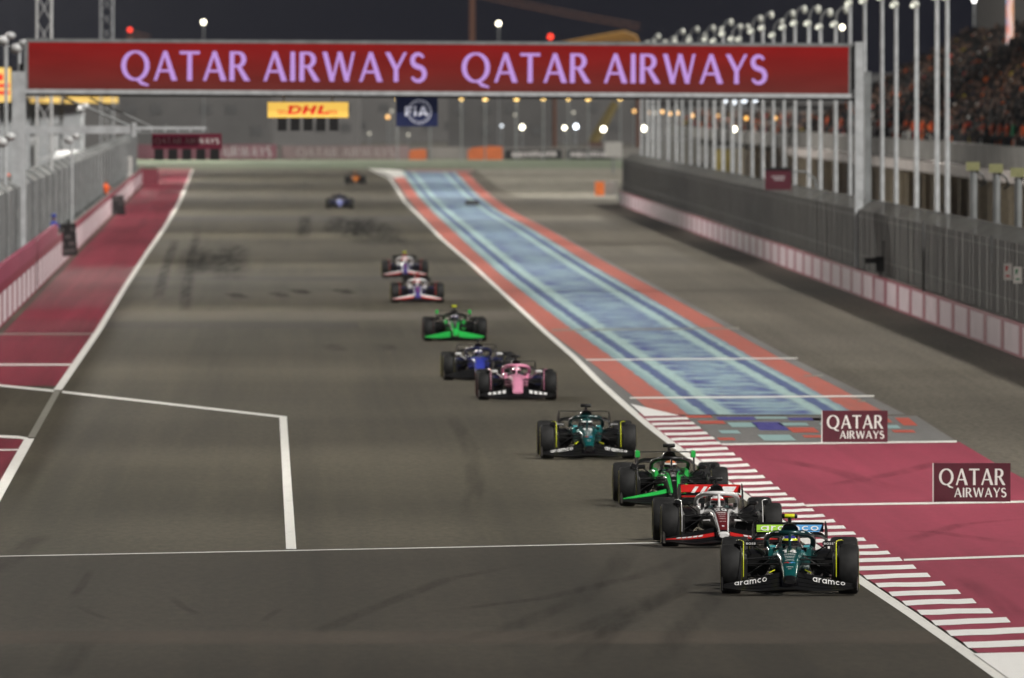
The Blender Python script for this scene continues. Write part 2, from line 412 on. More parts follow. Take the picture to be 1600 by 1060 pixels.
c1 = mixc(m, mu2.outputs[0], c1, (.37, .51, .50))
wr = mapr(m, noise(m, uvn, 1, 5, (30, .25, 1), .7), .35, .75, 0, .35)
c1 = mixc(m, wr, c1, (.16, .16, .16)); L(m, c1, b.inputs['Base Color']); b.inputs['Roughness'].default_value = .6
me.materials.append(m); o = bpy.data.objects.new('patterned_runoff', me); col.objects.link(o); o['kind'] = 'structure'; patt = o
# grey primer margins beside the pattern
m_grey = ground_mat('grey primer', (.165, .162, .158), .3, .15, .15, .7)
a = [G(edge_x(y) + 2, y, .0) for y in rows] ; b_ = [G(interp(REDL, y) + 1, y, .0) for y in rows]
struct(MB().strip(a, b_), 'grey_margin', m_grey)
a = [G(interp(REDR, y) - 1, y, .0) for y in rows]; b_ = [G(interp(REDR, y) + 2 + max(0, y - 330) * .075, y, .0) for y in rows]
struct(MB().strip(a, b_), 'grey_margin', m_grey)
endz = struct(MB().poly([G(1060, 650, .004), G(1399, 650, .004), G(1432, 650, .004), G(1495, 690, .004), G(1126, 694, .004)]), 'grey_margin', m_grey)
# pixel-like paint blocks where the pattern breaks up
m_b = {'red': paint('block red', (.50, .10, .07), .2), 'cyan': paint('block cyan', (.28, .43, .43), .2), 'blue': paint('block blue', (.075, .07, .27), .2)}
for (x, y, w, h, c) in [(1112, 660, 40, 5, 'red'), (1160, 664, 40, 7, 'cyan'), (1203, 666, 46, 13, 'blue'), (1255, 672, 42, 8, 'red'), (1214, 684, 50, 9, 'cyan'), (1240, 663, 44, 4, 'cyan'), (1262, 655, 60, 4, 'blue'),
        (1290, 655, 40, 4, 'red'), (1378, 657, 26, 6, 'red'), (1416, 659, 22, 12, 'red'), (1395, 667, 20, 5, 'cyan'), (1412, 674, 34, 4, 'red'), (1300, 664, 36, 5, 'cyan'), (1140, 675, 30, 5, 'cyan'), (1135, 686, 26, 4, 'red'),
        (1270, 682, 30, 4, 'red'), (1092, 651, 40, 4, 'red'), (1150, 654, 60, 5, 'blue'), (1330, 655, 40, 5, 'blue'), (1205, 653, 50, 3, 'cyan')]:
    mbk = MB().poly([G(x - w / 2 - h * .6, y - h / 2, .009), G(x + w / 2 - h * .6, y - h / 2, .009), G(x + w / 2 + h * .6, y + h / 2, .009), G(x - w / 2 + h * .6, y + h / 2, .009)])
    struct(mbk, 'paint_block', m_b[c], endz)
# thin white lines across the run-off
for pts, w, mm in (([(862, 516), (1155, 513)], 2.2, m_faint), ([(916, 562.5), (1246, 560)], 1.7, m_white), ([(984, 622), (1366, 619)], 2.3, m_white), ([(1256, 587.5), (1286, 587)], 2.2, m_faint), ([(1330, 623), (1345, 623)], 2, m_faint), ([(1340, 627), (1352, 627)], 2, m_faint)):
    pix_line('cross_line', pts, w, m=mm, z=.010)

# ---- maroon run-off and striped kerb
KERB = [(632, 990), (649, 1062), (651, 1070), (693, 1125), (772, 1228), (798, 1271), (815, 1304), (844, 1352), (875.5, 1408), (899, 1449.5), (924.5, 1495), (953.6, 1545), (984, 1599), (1040, 1700)]
kys = [693, 730, 772, 798, 815, 844, 875.5, 899, 924.5, 953.6, 984, 1040, 1120]
MR = [(690, 1495), (715, 1534), (750, 1599), (1120, 2300)]
struct(MB().strip([G(interp(KERB, y) if y < 1040 else 1700 + (y - 1040) * 1.78, y, .004) for y in kys], [G(interp(MR, y), y - 2, .004) for y in kys]), 'painted_runoff', m_maroon)
kmb = MB(); ky = [646, 651, 660, 680, 693, 730, 772, 798, 815, 844, 875.5, 899, 924.5, 953.6, 984, 1020]
def klx(y): return edge_x(y) + 6 + (y - 640) * .035
kerb = struct(MB().strip([G(klx(y), y, .012) for y in ky], [G(interp(KERB, y), y, .012) for y in ky]), 'kerb', m_maroon)
ST = [654.9, 662.3, 669.5, 677.7, 685.7, 693.4, 702.2, 710.4, 719, 727.8, 736.8, 745.9, 755.3, 764, 772.6, 780.8, 789.6, 797.9, 806.7, 815, 824.7, 834.3, 843.8, 854.7, 865, 875.5, 887.6, 900.2, 913.2, 926.7, 940.6, 955.7, 971, 987, 1005.2]
for i, y in enumerate(ST):
    pit = (ST[min(i + 1, len(ST) - 1)] - ST[max(i - 1, 0)]) / (2 if 0 < i < len(ST) - 1 else 1)
    t, sl = pit * .26, .25 * pit
    mbk = MB(); top = []; bot = []
    for k in range(5):
        f = k / 4; xl, xr = klx(y) + 2.5, interp(KERB, y)
        jy = random.uniform(-.05, .05) * pit
        x = xl + (xr - xl) * f
        top.append(G(x - t * .9, y + sl * (.5 - f) - t + jy, .018)); bot.append(G(x + t * .9, y + sl * (.5 - f) + t + jy, .018))
    mbk.strip(top, bot); struct(mbk, 'kerb_stripe', m_kerbw, kerb)
struct(MB().poly([G(985, 631, .018), G(1062, 649.5, .018), G(1007, 650.5, .018)]), 'kerb_wedge', m_kerbw, kerb)
struct(MB().poly([G(1521, 1021, .018), G(1700, 1017, .018), G(1900, 1120, .018), G(1660, 1120, .018)]), 'kerb_wedge', m_kerbw, kerb)
for pts, w in (([(1126, 694.5), (1495, 690)], 2.9), ([(1228, 791.5), (1290, 789), (1640, 783.5)], 3.2), ([(1412, 875), (1640, 867.5)], 3.2)):
    pix_line('cross_line', pts, w, z=.010)

# ---- far end of the straight: sand, green verge, pale apron
m_green = ground_mat('green verge', (.12, .165, .10), .2, .3, .2, .9, tint2=(.19, .20, .15))
m_beige = ground_mat('pale apron', (.185, .172, .14), .25, .16, .15, .85)
struct(MB().poly([G(150, 263.5, .01), G(1000, 263.5, .01), G(1000, 249, .01), G(150, 249, .01)]), 'green_verge', m_green)
struct(MB().poly([G(742, 263.8, .001), G(985, 263.8, .001), G(968, 292, .001), G(962, 311, .001), G(812, 309, .001), G(778, 294, .001)]), 'pale_apron', m_beige)
struct(MB().poly([G(579, 264.2, .013), G(628, 266.5, .013), G(634, 276.5, .013), G(616, 278.5, .013), G(601, 270, .013)]), 'painted_apex', m_white)
struct(MB().poly([G(634, 265, .011), G(742, 265, .011), G(735, 269, .011), G(640, 269, .011)]), 'painted_apex', paint('washed pink paint', (.25, .15, .14), .3))

# ---- rubber laid down on the asphalt
m_rub = bpy.data.materials.new('rubber mark'); m_rub.use_nodes = True; nt = m_rub.node_tree
b = nt.nodes['Principled BSDF']; b.inputs['Base Color'].default_value = (.022, .021, .020, 1); b.inputs['Roughness'].default_value = .6
tc = N(m_rub, 'ShaderNodeTexCoord'); sp = N(m_rub, 'ShaderNodeSeparateXYZ'); L(m_rub, tc.outputs['UV'], sp.inputs[0])
pr = ramp(m_rub, [(0, (0, 0, 0)), (.3, (1, 1, 1)), (.7, (1, 1, 1)), (1, (0, 0, 0))]); L(m_rub, sp.outputs[0], pr.inputs[0])
pr2 = ramp(m_rub, [(0, (0, 0, 0)), (.2, (1, 1, 1)), (.75, (1, 1, 1)), (1, (0, 0, 0))]); L(m_rub, sp.outputs[1], pr2.inputs[0])
q = N(m_rub, 'ShaderNodeMath'); q.operation = 'MULTIPLY'; L(m_rub, pr.outputs[0], q.inputs[0]); L(m_rub, pr2.outputs[0], q.inputs[1])
nn = mapr(m_rub, noise(m_rub, tc.outputs['Object'], 1, 4, (3, .06, 1)), .3, .7, .03, .23)
q2 = N(m_rub, 'ShaderNodeMath'); q2.operation = 'MULTIPLY'; L(m_rub, q.outputs[0], q2.inputs[0]); L(m_rub, nn, q2.inputs[1]); L(m_rub, q2.outputs[0], b.inputs['Alpha'])
def rubber(pts, w, z=.0045):
    q = [G(x, y, z) for x, y in pts]; n = len(q); v = []; uv = []
    for i, p in enumerate(q):
        t = (q[min(i + 1, n - 1)] - q[max(i - 1, 0)]).normalized(); nn_ = Vector((t.y, -t.x, 0))
        v += [p + nn_ * w / 2, p, p - nn_ * w / 2]; uv += [(0, i / (n - 1)), (.5, i / (n - 1)), (1, i / (n - 1))]
    fs = []
    for i in range(n - 1):
        for k in range(2): fs.append((i * 3 + k, i * 3 + k + 1, i * 3 + k + 4, i * 3 + k + 3))
    me = bpy.data.meshes.new('rubber_mark'); me.from_pydata(v, [], fs); u = me.uv_layers.new(name='UVMap')
    for lp in me.loops: u.data[lp.index].uv = uv[lp.vertex_index]
    me.materials.append(m_rub); o = bpy.data.objects.new('rubber_mark', me); col.objects.link(o); o.parent = track; o['kind'] = 'structure'
for pts, w in [([(70, 835), (45, 850), (10, 880), (-30, 905)], .3), ([(145, 888), (128, 915), (112, 935)], .12), ([(120, 945), (142, 958), (170, 968)], .12), ([(266, 932), (285, 948), (312, 962)], .12), ([(440, 950), (425, 960), (410, 972)], .1),
        ([(985, 850), (960, 890), (900, 940), (800, 980), (680, 1010)], .35), ([(1090, 905), (1010, 945), (900, 985), (760, 1020)], .4), ([(1150, 860), (1120, 930), (1060, 990), (1020, 1050)], .35), ([(1000, 930), (960, 980), (900, 1050)], .25), ([(130, 1000), (110, 1030), (90, 1060)], .3),
        ([(312, 385), (306, 405), (300, 425)], 1.1), ([(366, 380), (362, 405), (356, 440)], 1.1), ([(340, 395), (325, 412), (305, 432)], 1.3), ([(478, 335), (476, 355), (473, 372)], .6), ([(530, 336), (524, 352), (520, 365)], .9), ([(572, 338), (565, 355), (540, 375)], 1.2), ([(590, 345), (600, 365), (620, 385)], 1.3), ([(545, 340), (560, 360), (578, 384)], 1.2),
        ([(310, 352), (300, 400), (291, 450), (288, 490)], .35), ([(275, 372), (258, 420), (246, 470)], .35), ([(363, 458), (368, 461), (378, 467)], .5), ([(430, 457), (436, 460), (446, 465)], .5), ([(463, 452), (470, 456), (478, 460)], .5), ([(530, 452), (536, 455), (546, 460)], .5), ([(516, 538), (522, 543), (530, 550)], .5), ([(600, 538), (606, 542), (612, 548)], .4),
        ([(1290, 760), (1400, 740), (1500, 715)], .4), ([(1330, 830), (1450, 830), (1590, 850)], .35), ([(1200, 715), (1300, 735), (1420, 770)], .4), ([(1500, 900), (1560, 940), (1600, 970)], .3), ([(1400, 850), (1500, 820), (1600, 810)], .3),
        ([(1130, 850), (1000, 900), (850, 935), (650, 960)], .3), ([(1100, 870), (1060, 920), (980, 970), (850, 1030)], .3),
        ([(700, 640), (735, 700), (745, 760), (730, 820)], .3), ([(470, 1000), (560, 960), (700, 905), (830, 880)], .25)]:
    pp = []
    for (a0, b0), (c0, d0) in zip(pts, pts[1:]): pp += [(a0 + (c0 - a0) * t / 4, b0 + (d0 - b0) * t / 4) for t in range(4)]
    rubber(pp + [pts[-1]], w * 1.6)
    if pts[0][1] < 460 and w > .3: rubber(pp + [pts[-1]], w * 1.9, .0050); rubber(pp + [pts[-1]], w * 1.3, .0056)

# paving joints: strips of newer and older asphalt laid across the straight
m_lt = ground_mat('newer asphalt strip', (.084, .075, .059), .35, .2, .2, .75, tint2=(.094, .084, .067))
m_dk = ground_mat('older asphalt strip', (.050, .045, .038), .35, .25, .2, .75, tint2=(.060, .054, .046))
m_br = ground_mat('brownish asphalt strip', (.061, .049, .037), .45, .2, .2, .75, tint2=(.068, .055, .042))
m_near = ground_mat('darkened near asphalt', (.046, .0395, .0295), .6, .3, .36, .7, rot=R(-.8), tint2=(.060, .0525, .0405))  # browner surface past the thin line, darkened further for weaker near light
struct(MB().poly([G(-1500, 897, .0012), G(300, 864.5, .0012), G(700, 856.5, .0012), G(1080, 848, .0012), G(1268, 850, .0012), G(1341, 906, .0012), G(1560, 1060, .0012), G(1748, 1200, .0012), G(2950, 2100, .0012), G(-2500, 2100, .0012)]), 'asphalt_strip', m_near, track)
def cross_band(y0, y1, m, x0=None, x1=None):
    a = lambda y: (interp(LEFT, y) + 6) if y < 605 else -200
    q = [G(x0 if x0 is not None else a(y0), y0, .0022), G(x1 or edge_x(y0) - 6, y0, .0022), G(x1 or edge_x(y1) - 6, y1, .0022), G(x0 if x0 is not None else a(y1), y1, .0022)]
    o = struct(MB().poly(q), 'asphalt_strip', m, track)
cross_band(487, 501, m_lt); cross_band(503, 513, m_dk, x1=560); cross_band(432, 439, m_dk); cross_band(338, 345, m_dk); cross_band(986, 1006, m_br, -100, 1480)

# ================================================================== RACING CARS
def sering(y, zc, hw, hh, n=2.6, K=20):
    out = []
    for k in range(K):
        q = 2 * math.pi * k / K; c, s = math.cos(q), math.sin(q)
        out.append(Vector((hw * math.copysign(abs(c) ** (2 / n), c), y, zc + hh * math.copysign(abs(s) ** (2 / n), s))))
    return out
def smooth_tab(tab, k=4):
    out = []
    for i in range(len(tab) - 1):
        p0, p1, p2, p3 = tab[max(i - 1, 0)], tab[i], tab[i + 1], tab[min(i + 2, len(tab) - 1)]
        for j in range(k):
            t = j / k
            vals = [p1[0] + (p2[0] - p1[0]) * t]
            for a, b, c, d in zip(p0[1:], p1[1:], p2[1:], p3[1:]):
                vals.append(.5 * ((2 * b) + (-a + c) * t + (2 * a - 5 * b + 4 * c - d) * t * t + (-a + 3 * b - 3 * c + d) * t ** 3))
            out.append(tuple(vals))
    return out + [tab[-1]]
NOSE = smooth_tab([(-1.10, .205, .070, .026), (-1.02, .225, .088, .045), (-.7, .300, .108, .075), (-.3, .385, .135, .115), (0, .43, .158, .145), (.5, .45, .205, .175), (.8, .445, .255, .19), (1.0, .43, .30, .20)])
WIDE = [(y, z, max(hw, .13 + .03 * (y + 1.1)), hh) for y, z, hw, hh in NOSE]
TABS = {'c': NOSE}
def nose_pt(xf, y, off=.004):
    T = TABS['c']
    for a, b in zip(T, T[1:]):
        if a[0] <= y <= b[0]: break
    t = min(1, max(0, (y - a[0]) / (b[0] - a[0]))); zc, hw, hh = (a[k] + (b[k] - a[k]) * t for k in (1, 2, 3)); n = 2.6
    return Vector((hw * xf * 1.0 * (1 + off / hw * abs(xf)), y, zc + hh * max(0, 1 - abs(xf) ** n) ** (1 / n) + off))
def fw_pt(x, t, off=0):
    s = abs(x); e = max(0, (s - .12) / .83)
    yl = -1.22 + .20 * e + .10 * e * e; yt = -.50 - .10 * e; zl = .105 - .03 * math.sin(math.pi * min(1, e * 1.1)) + .03 * max(0, e - .8); zt = .335 - .175 * e ** .9
    return Vector((x, yl + (yt - yl) * t - off * .5, zl + (zt - zl) * t ** 1.5 + off))
CM = {}      # shared meshes for the racing cars
def C(key, fn, smooth=True):
    if key not in CM:
        mb = MB(); fn(mb); CM[key] = mb.mesh(key, smooth)
    return CM[key]
def g_chassis(mb): mb.loft([sering(*r) for r in NOSE])
def g_chassis_w(mb): mb.loft([sering(*r) for r in WIDE])
def g_tip(y1):
    def f(mb): mb.loft([sering(y - .004, zc, hw + .004, hh + .004) for y, zc, hw, hh in NOSE if y <= y1])
    return f
def g_side(s):
    def f(mb): mb.loft([sering(y, z, w, h, 3) for y, z, w, h in ((.94, .54, .035, .085), (1.2, .545, .05, .095), (1.7, .55, .06, .11), (2.2, .55, .09, .11), (2.6, .5, .1, .11))]); mb.v = [(x + s * (.275 if y < 1 else .285), y, z) for x, y, z in mb.v]
    return f
def g_tub(mb): mb.loft([sering(y, .37, w, .17, 3) for y, w in ((.98, .27), (1.3, .29), (2.0, .30), (2.7, .24))])
def g_cover(mb): mb.loft([sering(*r) for r in smooth_tab([(1.98, .815, .105, .14), (2.1, .80, .125, .165), (2.5, .73, .15, .21), (3.0, .60, .15, .25), (3.6, .47, .09, .2), (4.1, .38, .04, .1)])])
def g_intake(mb): mb.loft([sering(2.12, .82, .13, .155, 2.5), sering(1.93, .832, .125, .13, 2.4), sering(1.91, .832, .122, .127, 2.4), sering(1.92, .832, .108, .11, 2.3), sering(1.99, .832, .095, .095, 2.3)])
def g_pod(s):
    def f(mb):
        mb.loft([sering(*r) for r in smooth_tab([(1.30, .45, .15, .09), (1.45, .44, .20, .14), (1.9, .41, .235, .19), (2.6, .35, .20, .2), (3.3, .28, .10, .15)])])
        mb.v = [(x + s * (.52 - .06 * max(0, y - 2.4)), y, z) for x, y, z in mb.v]
    return f
def g_inlet(s):
    def f(mb): mb.loft([sering(1.285, .46, .13, .065), sering(1.30, .46, .12, .055)]); mb.v = [(x + s * .52, y, z) for x, y, z in mb.v]
    return f
def g_floor(mb):
    mb.plate([(-.30, .75, .05), (.30, .75, .05), (.72, 1.15, .05), (.74, 2.9, .05), (.50, 3.25, .05), (.48, 3.9, .09), (-.48, 3.9, .09), (-.50, 3.25, .05), (-.74, 2.9, .05), (-.72, 1.15, .05)], (0, 0, .03))
    for s in (-1, 1):
        for k in range(3): mb.plate([(s * (.3 + .13 * k), .75 + .12 * k, .05), (s * (.32 + .13 * k), 1.25, .05), (s * (.34 + .13 * k), 1.25, .26), (s * (.31 + .13 * k), .85 + .1 * k, .24)], (s * .012, 0, 0))
def g_flap(k, s):
    t0, t1 = ((0, .30), (.33, .53), (.56, .76), (.79, 1.0))[k]
    def f(mb):
        x0 = 0 if k == 0 else .115; xs = [x0 + (.95 - x0) * i / 10 for i in range(11)]
        top = [[fw_pt(s * x, t0 + (t1 - t0) * j / 3, .0) for j in range(4)] for x in xs]
        rings = [r + [p + Vector((0, .006, -.012)) for p in r[::-1]] for r in top]
        mb.loft(rings)
    return f
def g_fwend(s):
    def f(mb): mb.plate([(s * .955, -1.02, .075), (s * .965, -.42, .07), (s * .975, -.40, .20), (s * .97, -.55, .265), (s * .958, -.85, .23), (s * .955, -1.04, .12)], (s * .014, 0, 0))
    return f
def g_tyre(w):
    def f(mb):
        h = w / 2
        mb.lathe([(-h + .012, .235), (-h, .28), (-h + .004, .32), (-h + .022, .35), (-h + .06, .364), (0, .366), (h - .06, .364), (h - .022, .35), (h - .004, .32), (h, .28), (h - .012, .235)], (0, 0, 0), 'X', 36)
    return f
def g_band(w):
    def f(mb):
        for s in (-1, 1): mb.lathe([(s * (w / 2 + .003), .285), (s * (w / 2 + .0045), .288), (s * (w / 2 + .003), .302)], (0, 0, 0), 'X', 36)
    return f
def g_rim(w):
    def f(mb):
        h = w / 2
        for s in (-1, 1): mb.lathe([(s * (h - .004), .238), (s * (h - .02), .2), (s * (h - .035), .12), (s * (h - .03), .05), (s * (h - .012), .03), (s * (h - .012), .001)], (0, 0, 0), 'X', 30)
    return f
def g_defl(s):
    def f(mb):
        a = [(s * .672, -.02 + .405 * math.cos(R(q)), .36 + .405 * math.sin(R(q))) for q in range(45, 135, 10)]
        b = [(s * (.672 + (.10 if 60 < q < 125 else .03)), y, z) for (x, y, z), q in zip(a, range(45, 135, 10))]
        mb.loft([[Vector(p), Vector(q), Vector(q) + Vector((0, 0, .008)), Vector(p) + Vector((0, 0, .008))] for p, q in zip(a, b)])
    return f
def g_defedge(s):
    def f(mb): mb.tube([(s * (.672 if 0 else (.77 - .10 * min(1, max(0, (q - 78) / 30)))), -.02 + .413 * math.cos(R(q)), .366 + .413 * math.sin(R(q))) for q in range(75, 200, 8)], .0065, 6)
    return f
def g_duct(s):
    def f(mb): mb.loft([sering(y, .36, w, h, 3) for y, w, h in ((-.26, .03, .15), (-.22, .045, .2), (.1, .045, .24), (.26, .03, .16))]); mb.v = [(x + s * .655, y, z) for x, y, z in mb.v]
    return f
ARMS = [((.15, -.18, .50), (.66, 0, .50)), ((.20, .42, .53), (.66, .05, .50)), ((.12, -.20, .27), (.66, -.02, .24)), ((.20, .48, .25), (.66, .06, .24)), ((.17, -.28, .44), (.66, -.12, .43)), ((.19, .12, .55), (.64, .02, .26))]
RARMS = [((.12, 3.1, .45), (.58, 3.6, .50)), ((.1, 3.8, .45), (.58, 3.6, .50)), ((.15, 3.0, .25), (.58, 3.6, .24)), ((.1, 3.9, .22), (.58, 3.6, .24))]
def g_arm(a, b, s):
    def f(mb): mb.tube([(s * a[0], a[1], a[2]), (s * b[0], b[1], b[2])], [.03, .024], 8, flat=.42)
    return f
def g_mirror(s):
    def f(mb):
        mb.loft([sering(y, .70, w, h, 3.4, 16) for y, w, h in ((.86, .055, .018), (.90, .085, .034), (.97, .092, .04), (.985, .088, .036))]); mb.v = [(x + s * .565, y, z) for x, y, z in mb.v]
        mb.tube([(s * .53, .95, .675), (s * .42, .98, .60), (s * .36, 1.05, .55)], .012, 6)
        mb.tube([(s * .60, .95, .67), (s * .60, 1.1, .6), (s * .56, 1.3, .53)], .008, 6)
    return f
def g_halo(mb):
    hoop = [(-.335, 2.02, .63), (-.342, 1.85, .685), (-.338, 1.6, .755), (-.305, 1.35, .805), (-.235, 1.16, .835), (-.12, 1.05, .85), (0, 1.02, .852)]
    hoop = hoop + [(-x, y, z) for x, y, z in hoop[-2::-1]]
    mb.tube(hoop, .040, 10); mb.tube([(0, .74, .60), (0, .85, .70), (0, .98, .81), (0, 1.04, .85)], [.024, .02, .022, .036], 10)
    mb.loft([sering(y, z, w, h, 2.4, 14) for y, z, w, h in ((.62, .615, .012, .01), (.74, .625, .05, .03), (.9, .63, .045, .02))])
def g_tcam(mb):
    mb.lathe([(-.112, .001), (-.11, .026), (-.095, .034), (.095, .034), (.11, .026), (.112, .001)], (0, 2.16, 1.065), 'X', 14)
def g_tcamend(s):
    def f(mb): mb.lathe([(s * .072, .0355), (s * .096, .0362), (s * .112, .028), (s * .1145, .001)], (0, 2.16, 1.065), 'X', 14)
    return f
def g_tstalk(mb): mb.loft([sering(y, 1.0, w, .055, 3, 10) for y, w in ((2.09, .012), (2.14, .03), (2.24, .03), (2.32, .01))])
def g_aerial(mb): mb.tube([(0, .12, .57), (0, .13, .70)], [.006, .004], 6); mb.tube([(0, .10, .695), (0, .16, .70)], .006, 6)
def rw_line(x):      # droop of the rear wing towards its rounded ends
    e = abs(x) / .55
    return -.04 * max(0, e - .72) / .28 * max(0, e - .72) / .28
def g_rwmain(mb):
    xs = [-.55 + 1.1 * i / 14 for i in range(15)]; rings = []
    for x in xs:
        d = rw_line(x) * 2; sp = .035 * math.cos(x / .55 * math.pi / 2) 
        rings.append([Vector((x, 3.86, .735 - sp + d)), Vector((x, 3.98, .722 - sp + d)), Vector((x, 4.14, .765 + d)), Vector((x, 4.15, .785 + d)), Vector((x, 4.0, .758 - sp + d)), Vector((x, 3.88, .76 - sp + d))])
    mb.loft(rings)
def g_rwflap(open_):
    def f(mb):
        xs = [-.50 + 1.0 * i / 12 for i in range(13)]; rings = []
        for x in xs:
            if open_: pts = [(4.02, .905), (4.12, .893), (4.30, .897), (4.31, .905), (4.14, .91), (4.03, .918)]
            else: pts = [(4.06, .785), (4.14, .80), (4.27, .905), (4.275, .918), (4.13, .86), (4.05, .80)]
            rings.append([Vector((x, y, z + rw_line(x) * .3)) for y, z in pts])
        mb.loft(rings)
    return f
def g_rwend(s):
    def f(mb):
        mb.plate([(s * .515, 3.92, .72), (s * .545, 3.80, .50), (s * .52, 3.75, .20), (s * .52, 4.25, .20), (s * .548, 4.33, .55), (s * .545, 4.36, .80), (s * .52, 4.36, .93), (s * .515, 4.05, .93), (s * .515, 3.95, .88)], (s * .016, 0, 0))
    return f
def g_rwtip(s):
    def f(mb): mb.loft([sering(y, .862, .012, h, 5, 12) for y, h in ((3.935, .055), (3.96, .068), (4.34, .07), (4.36, .06))]); mb.v = [(x * (3.6) + s * .52, y, z) for x, y, z in mb.v]
    return f
def g_beam(mb):
    mb.loft([[Vector((x, 3.95, .40)), Vector((x, 4.15, .44)), Vector((x, 4.15, .455)), Vector((x, 3.95, .42))] for x in (-.51, 0, .51)])
    mb.tube([(0, 3.9, .40), (0, 4.02, .60), (0, 4.05, .72)], .03, 8)
def g_wheelst(mb): mb.box((0, 1.02, .60), (.26, .03, .13), rx=R(-25))
def g_headrest(mb): mb.loft([sering(y, .52, .22, h, 3) for y, h in ((1.72, .12), (1.8, .17), (1.98, .19))])
def g_body(mb):     # seated driver: trunk, shoulders and arms in one skin
    mb.loft([sering(y, z, w, h, 2.3, 14) for y, z, w, h in ((1.18, .33, .10, .05), (1.3, .38, .18, .10), (1.45, .44, .215, .13), (1.58, .50, .20, .12), (1.66, .58, .085, .10), (1.70, .62, .06, .06))])
    for s in (-1, 1):
        mb.tube([(s * .17, 1.5, .50), (s * .21, 1.35, .47), (s * .19, 1.2, .49), (s * .145, 1.06, .59), (s * .13, 1.03, .62), (s * .10, 1.01, .635)], [.07, .058, .048, .04, .036, .02], 8)
def g_helmet(mb): mb.loft([[Vector((0, 1.52, .685)) + Vector((.125 * math.sin(a) * math.cos(q), .155 * math.sin(a) * math.sin(q), .135 * math.cos(a) * (1 if a < 1.6 else 1.05))) for q in [2 * math.pi * k / 20 for k in range(20)]] for a in [math.pi * (i + .03) / 12.06 for i in range(13)]])
def g_shell(q0, q1, a0, a1, r):
    def f(mb):
        mb.loft([[Vector((0, 1.52, .685)) + Vector((r * .125 * math.sin(a) * math.cos(q), r * .155 * math.sin(a) * math.sin(q), r * .135 * math.cos(a))) for q in [R(q0 + (q1 - q0) * k / 14) for k in range(15)]] for a in [R(a0 + (a1 - a0) * k / 5) for k in range(6)]], cap=False, closed=False)
    return f

carbon = mat('carbon fibre', (.0050, .0050, .0055), .42, 0, .12, .4, 40)
carbon2 = mat('satin black', (.008, .008, .0085), .5, 0, .1, .3, 20)
tyre_m = mat('tyre rubber', (.0125, .0125, .013), .7, 0, 0, .35, 9, bump=.2, spec=.3)
rim_m = mat('dark wheel cover', (.02, .02, .021), .35, .4, .2)
decal_w = mat('white lettering', (.80, .80, .80), .5, var=.05)
def paintm(n, c, metal=.0, coat=.7, rough=.35): return mat(n, c, rough, metal, coat, .12, 14)
teal = paintm('teal metallic', (.006, .105, .105), .25, .9, .3)
grn = paintm('signal green', (.03, .52, .09)); red = paintm('bright red', (.55, .02, .018)); wht = paintm('white paint', (.74, .74, .74)); drk = paintm('dark maroon', (.13, .012, .015))
pink = paintm('pink paint', (.80, .31, .47)); blue = paintm('royal blue', (.035, .05, .36)); navy = paintm('navy paint', (.012, .016, .06)); orng = paintm('papaya', (.85, .25, .015)); lav = paintm('lavender blue', (.20, .22, .50)); indigo = paintm('indigo', (.06, .045, .20))
yel = paintm('fluo yellow', (.72, .78, .02)); lime = mat('lime print', (.33, .62, .04), .4, coat=.4, var=.05); sky_b = mat('blue print', (.10, .36, .72), .4, coat=.4, var=.05); cyanp = mat('cyan print', (.10, .45, .50), .4)
hel = {'blue': paintm('helmet blue', (.03, .03, .20)), 'white': wht, 'red': red, 'orange': paintm('helmet orange', (.55, .16, .05)), 'grey': paintm('helmet silver', (.5, .5, .52)), 'pink': pink, 'yellow': yel, 'teal': teal, 'green': grn}
visor_m = mat('smoked visor', (.02, .02, .022), .12, .3, 1)
suit_m = mat('race suit', (.02, .05, .05), .8, var=.3, scale=20)
tyb_y = mat('yellow tyre band', (.55, .50, .04), .6); tyb_r = mat('red tyre band', (.45, .04, .03), .6); tyb_w = mat('white tyre band', (.6, .6, .6), .6)

def decal(par, name, m, cells):
    """livery patches that follow the nose: (y0, y1, xf0, xf1, offset)"""
    mb = MB()
    for (y0, y1, a, b, off) in cells:
        n = max(2, int(abs(y1 - y0) / .06)); k = 5
        rows = [[nose_pt(a + (b - a) * j / k, y0 + (y1 - y0) * i / n, off) for j in range(k + 1)] for i in range(n + 1)]
        for r0, r1 in zip(rows, rows[1:]): mb.strip(r0, r1)
    return mb.build(name, m, par, True)
def decal_line(par, name, m, pts, w, off=.005):
    """thin line on the nose along (xf, y) points"""
    mb = MB(); a = []; b = []
    for xf, y in pts: a.append(nose_pt(xf - w, y, off)); b.append(nose_pt(xf + w, y, off))
    mb.strip(a, b); return mb.build(name, m, par, True)
def nose_text(par, text, y, h, width, m, off=.006):
    mb = MB()
    def fn(u, v, l):
        x = (u * h * 1.0) - width / 2; yy = y + v * h * 4.2
        hw = .13 + (yy + .3) * .09
        return nose_pt(max(-.95, min(.95, x / hw)), yy, off + l * .0006)
    lettering(mb, text, SL, fn, .12, fit=width / h); return mb.build('number', m, par)
def small_print(par, rows, m):
    mb = MB(); rnd = random.Random(3)
    for (y, w, h) in rows:
        x = -w
        while x < w:
            l = rnd.uniform(.02, .13)
            mb.strip([nose_pt(x, y, .006), nose_pt(min(w, x + l), y, .006)], [nose_pt(x, y + h, .006), nose_pt(min(w, x + l), y + h, .006)]); x += l + rnd.uniform(.015, .05)
    return mb.build('small_print', m, par)
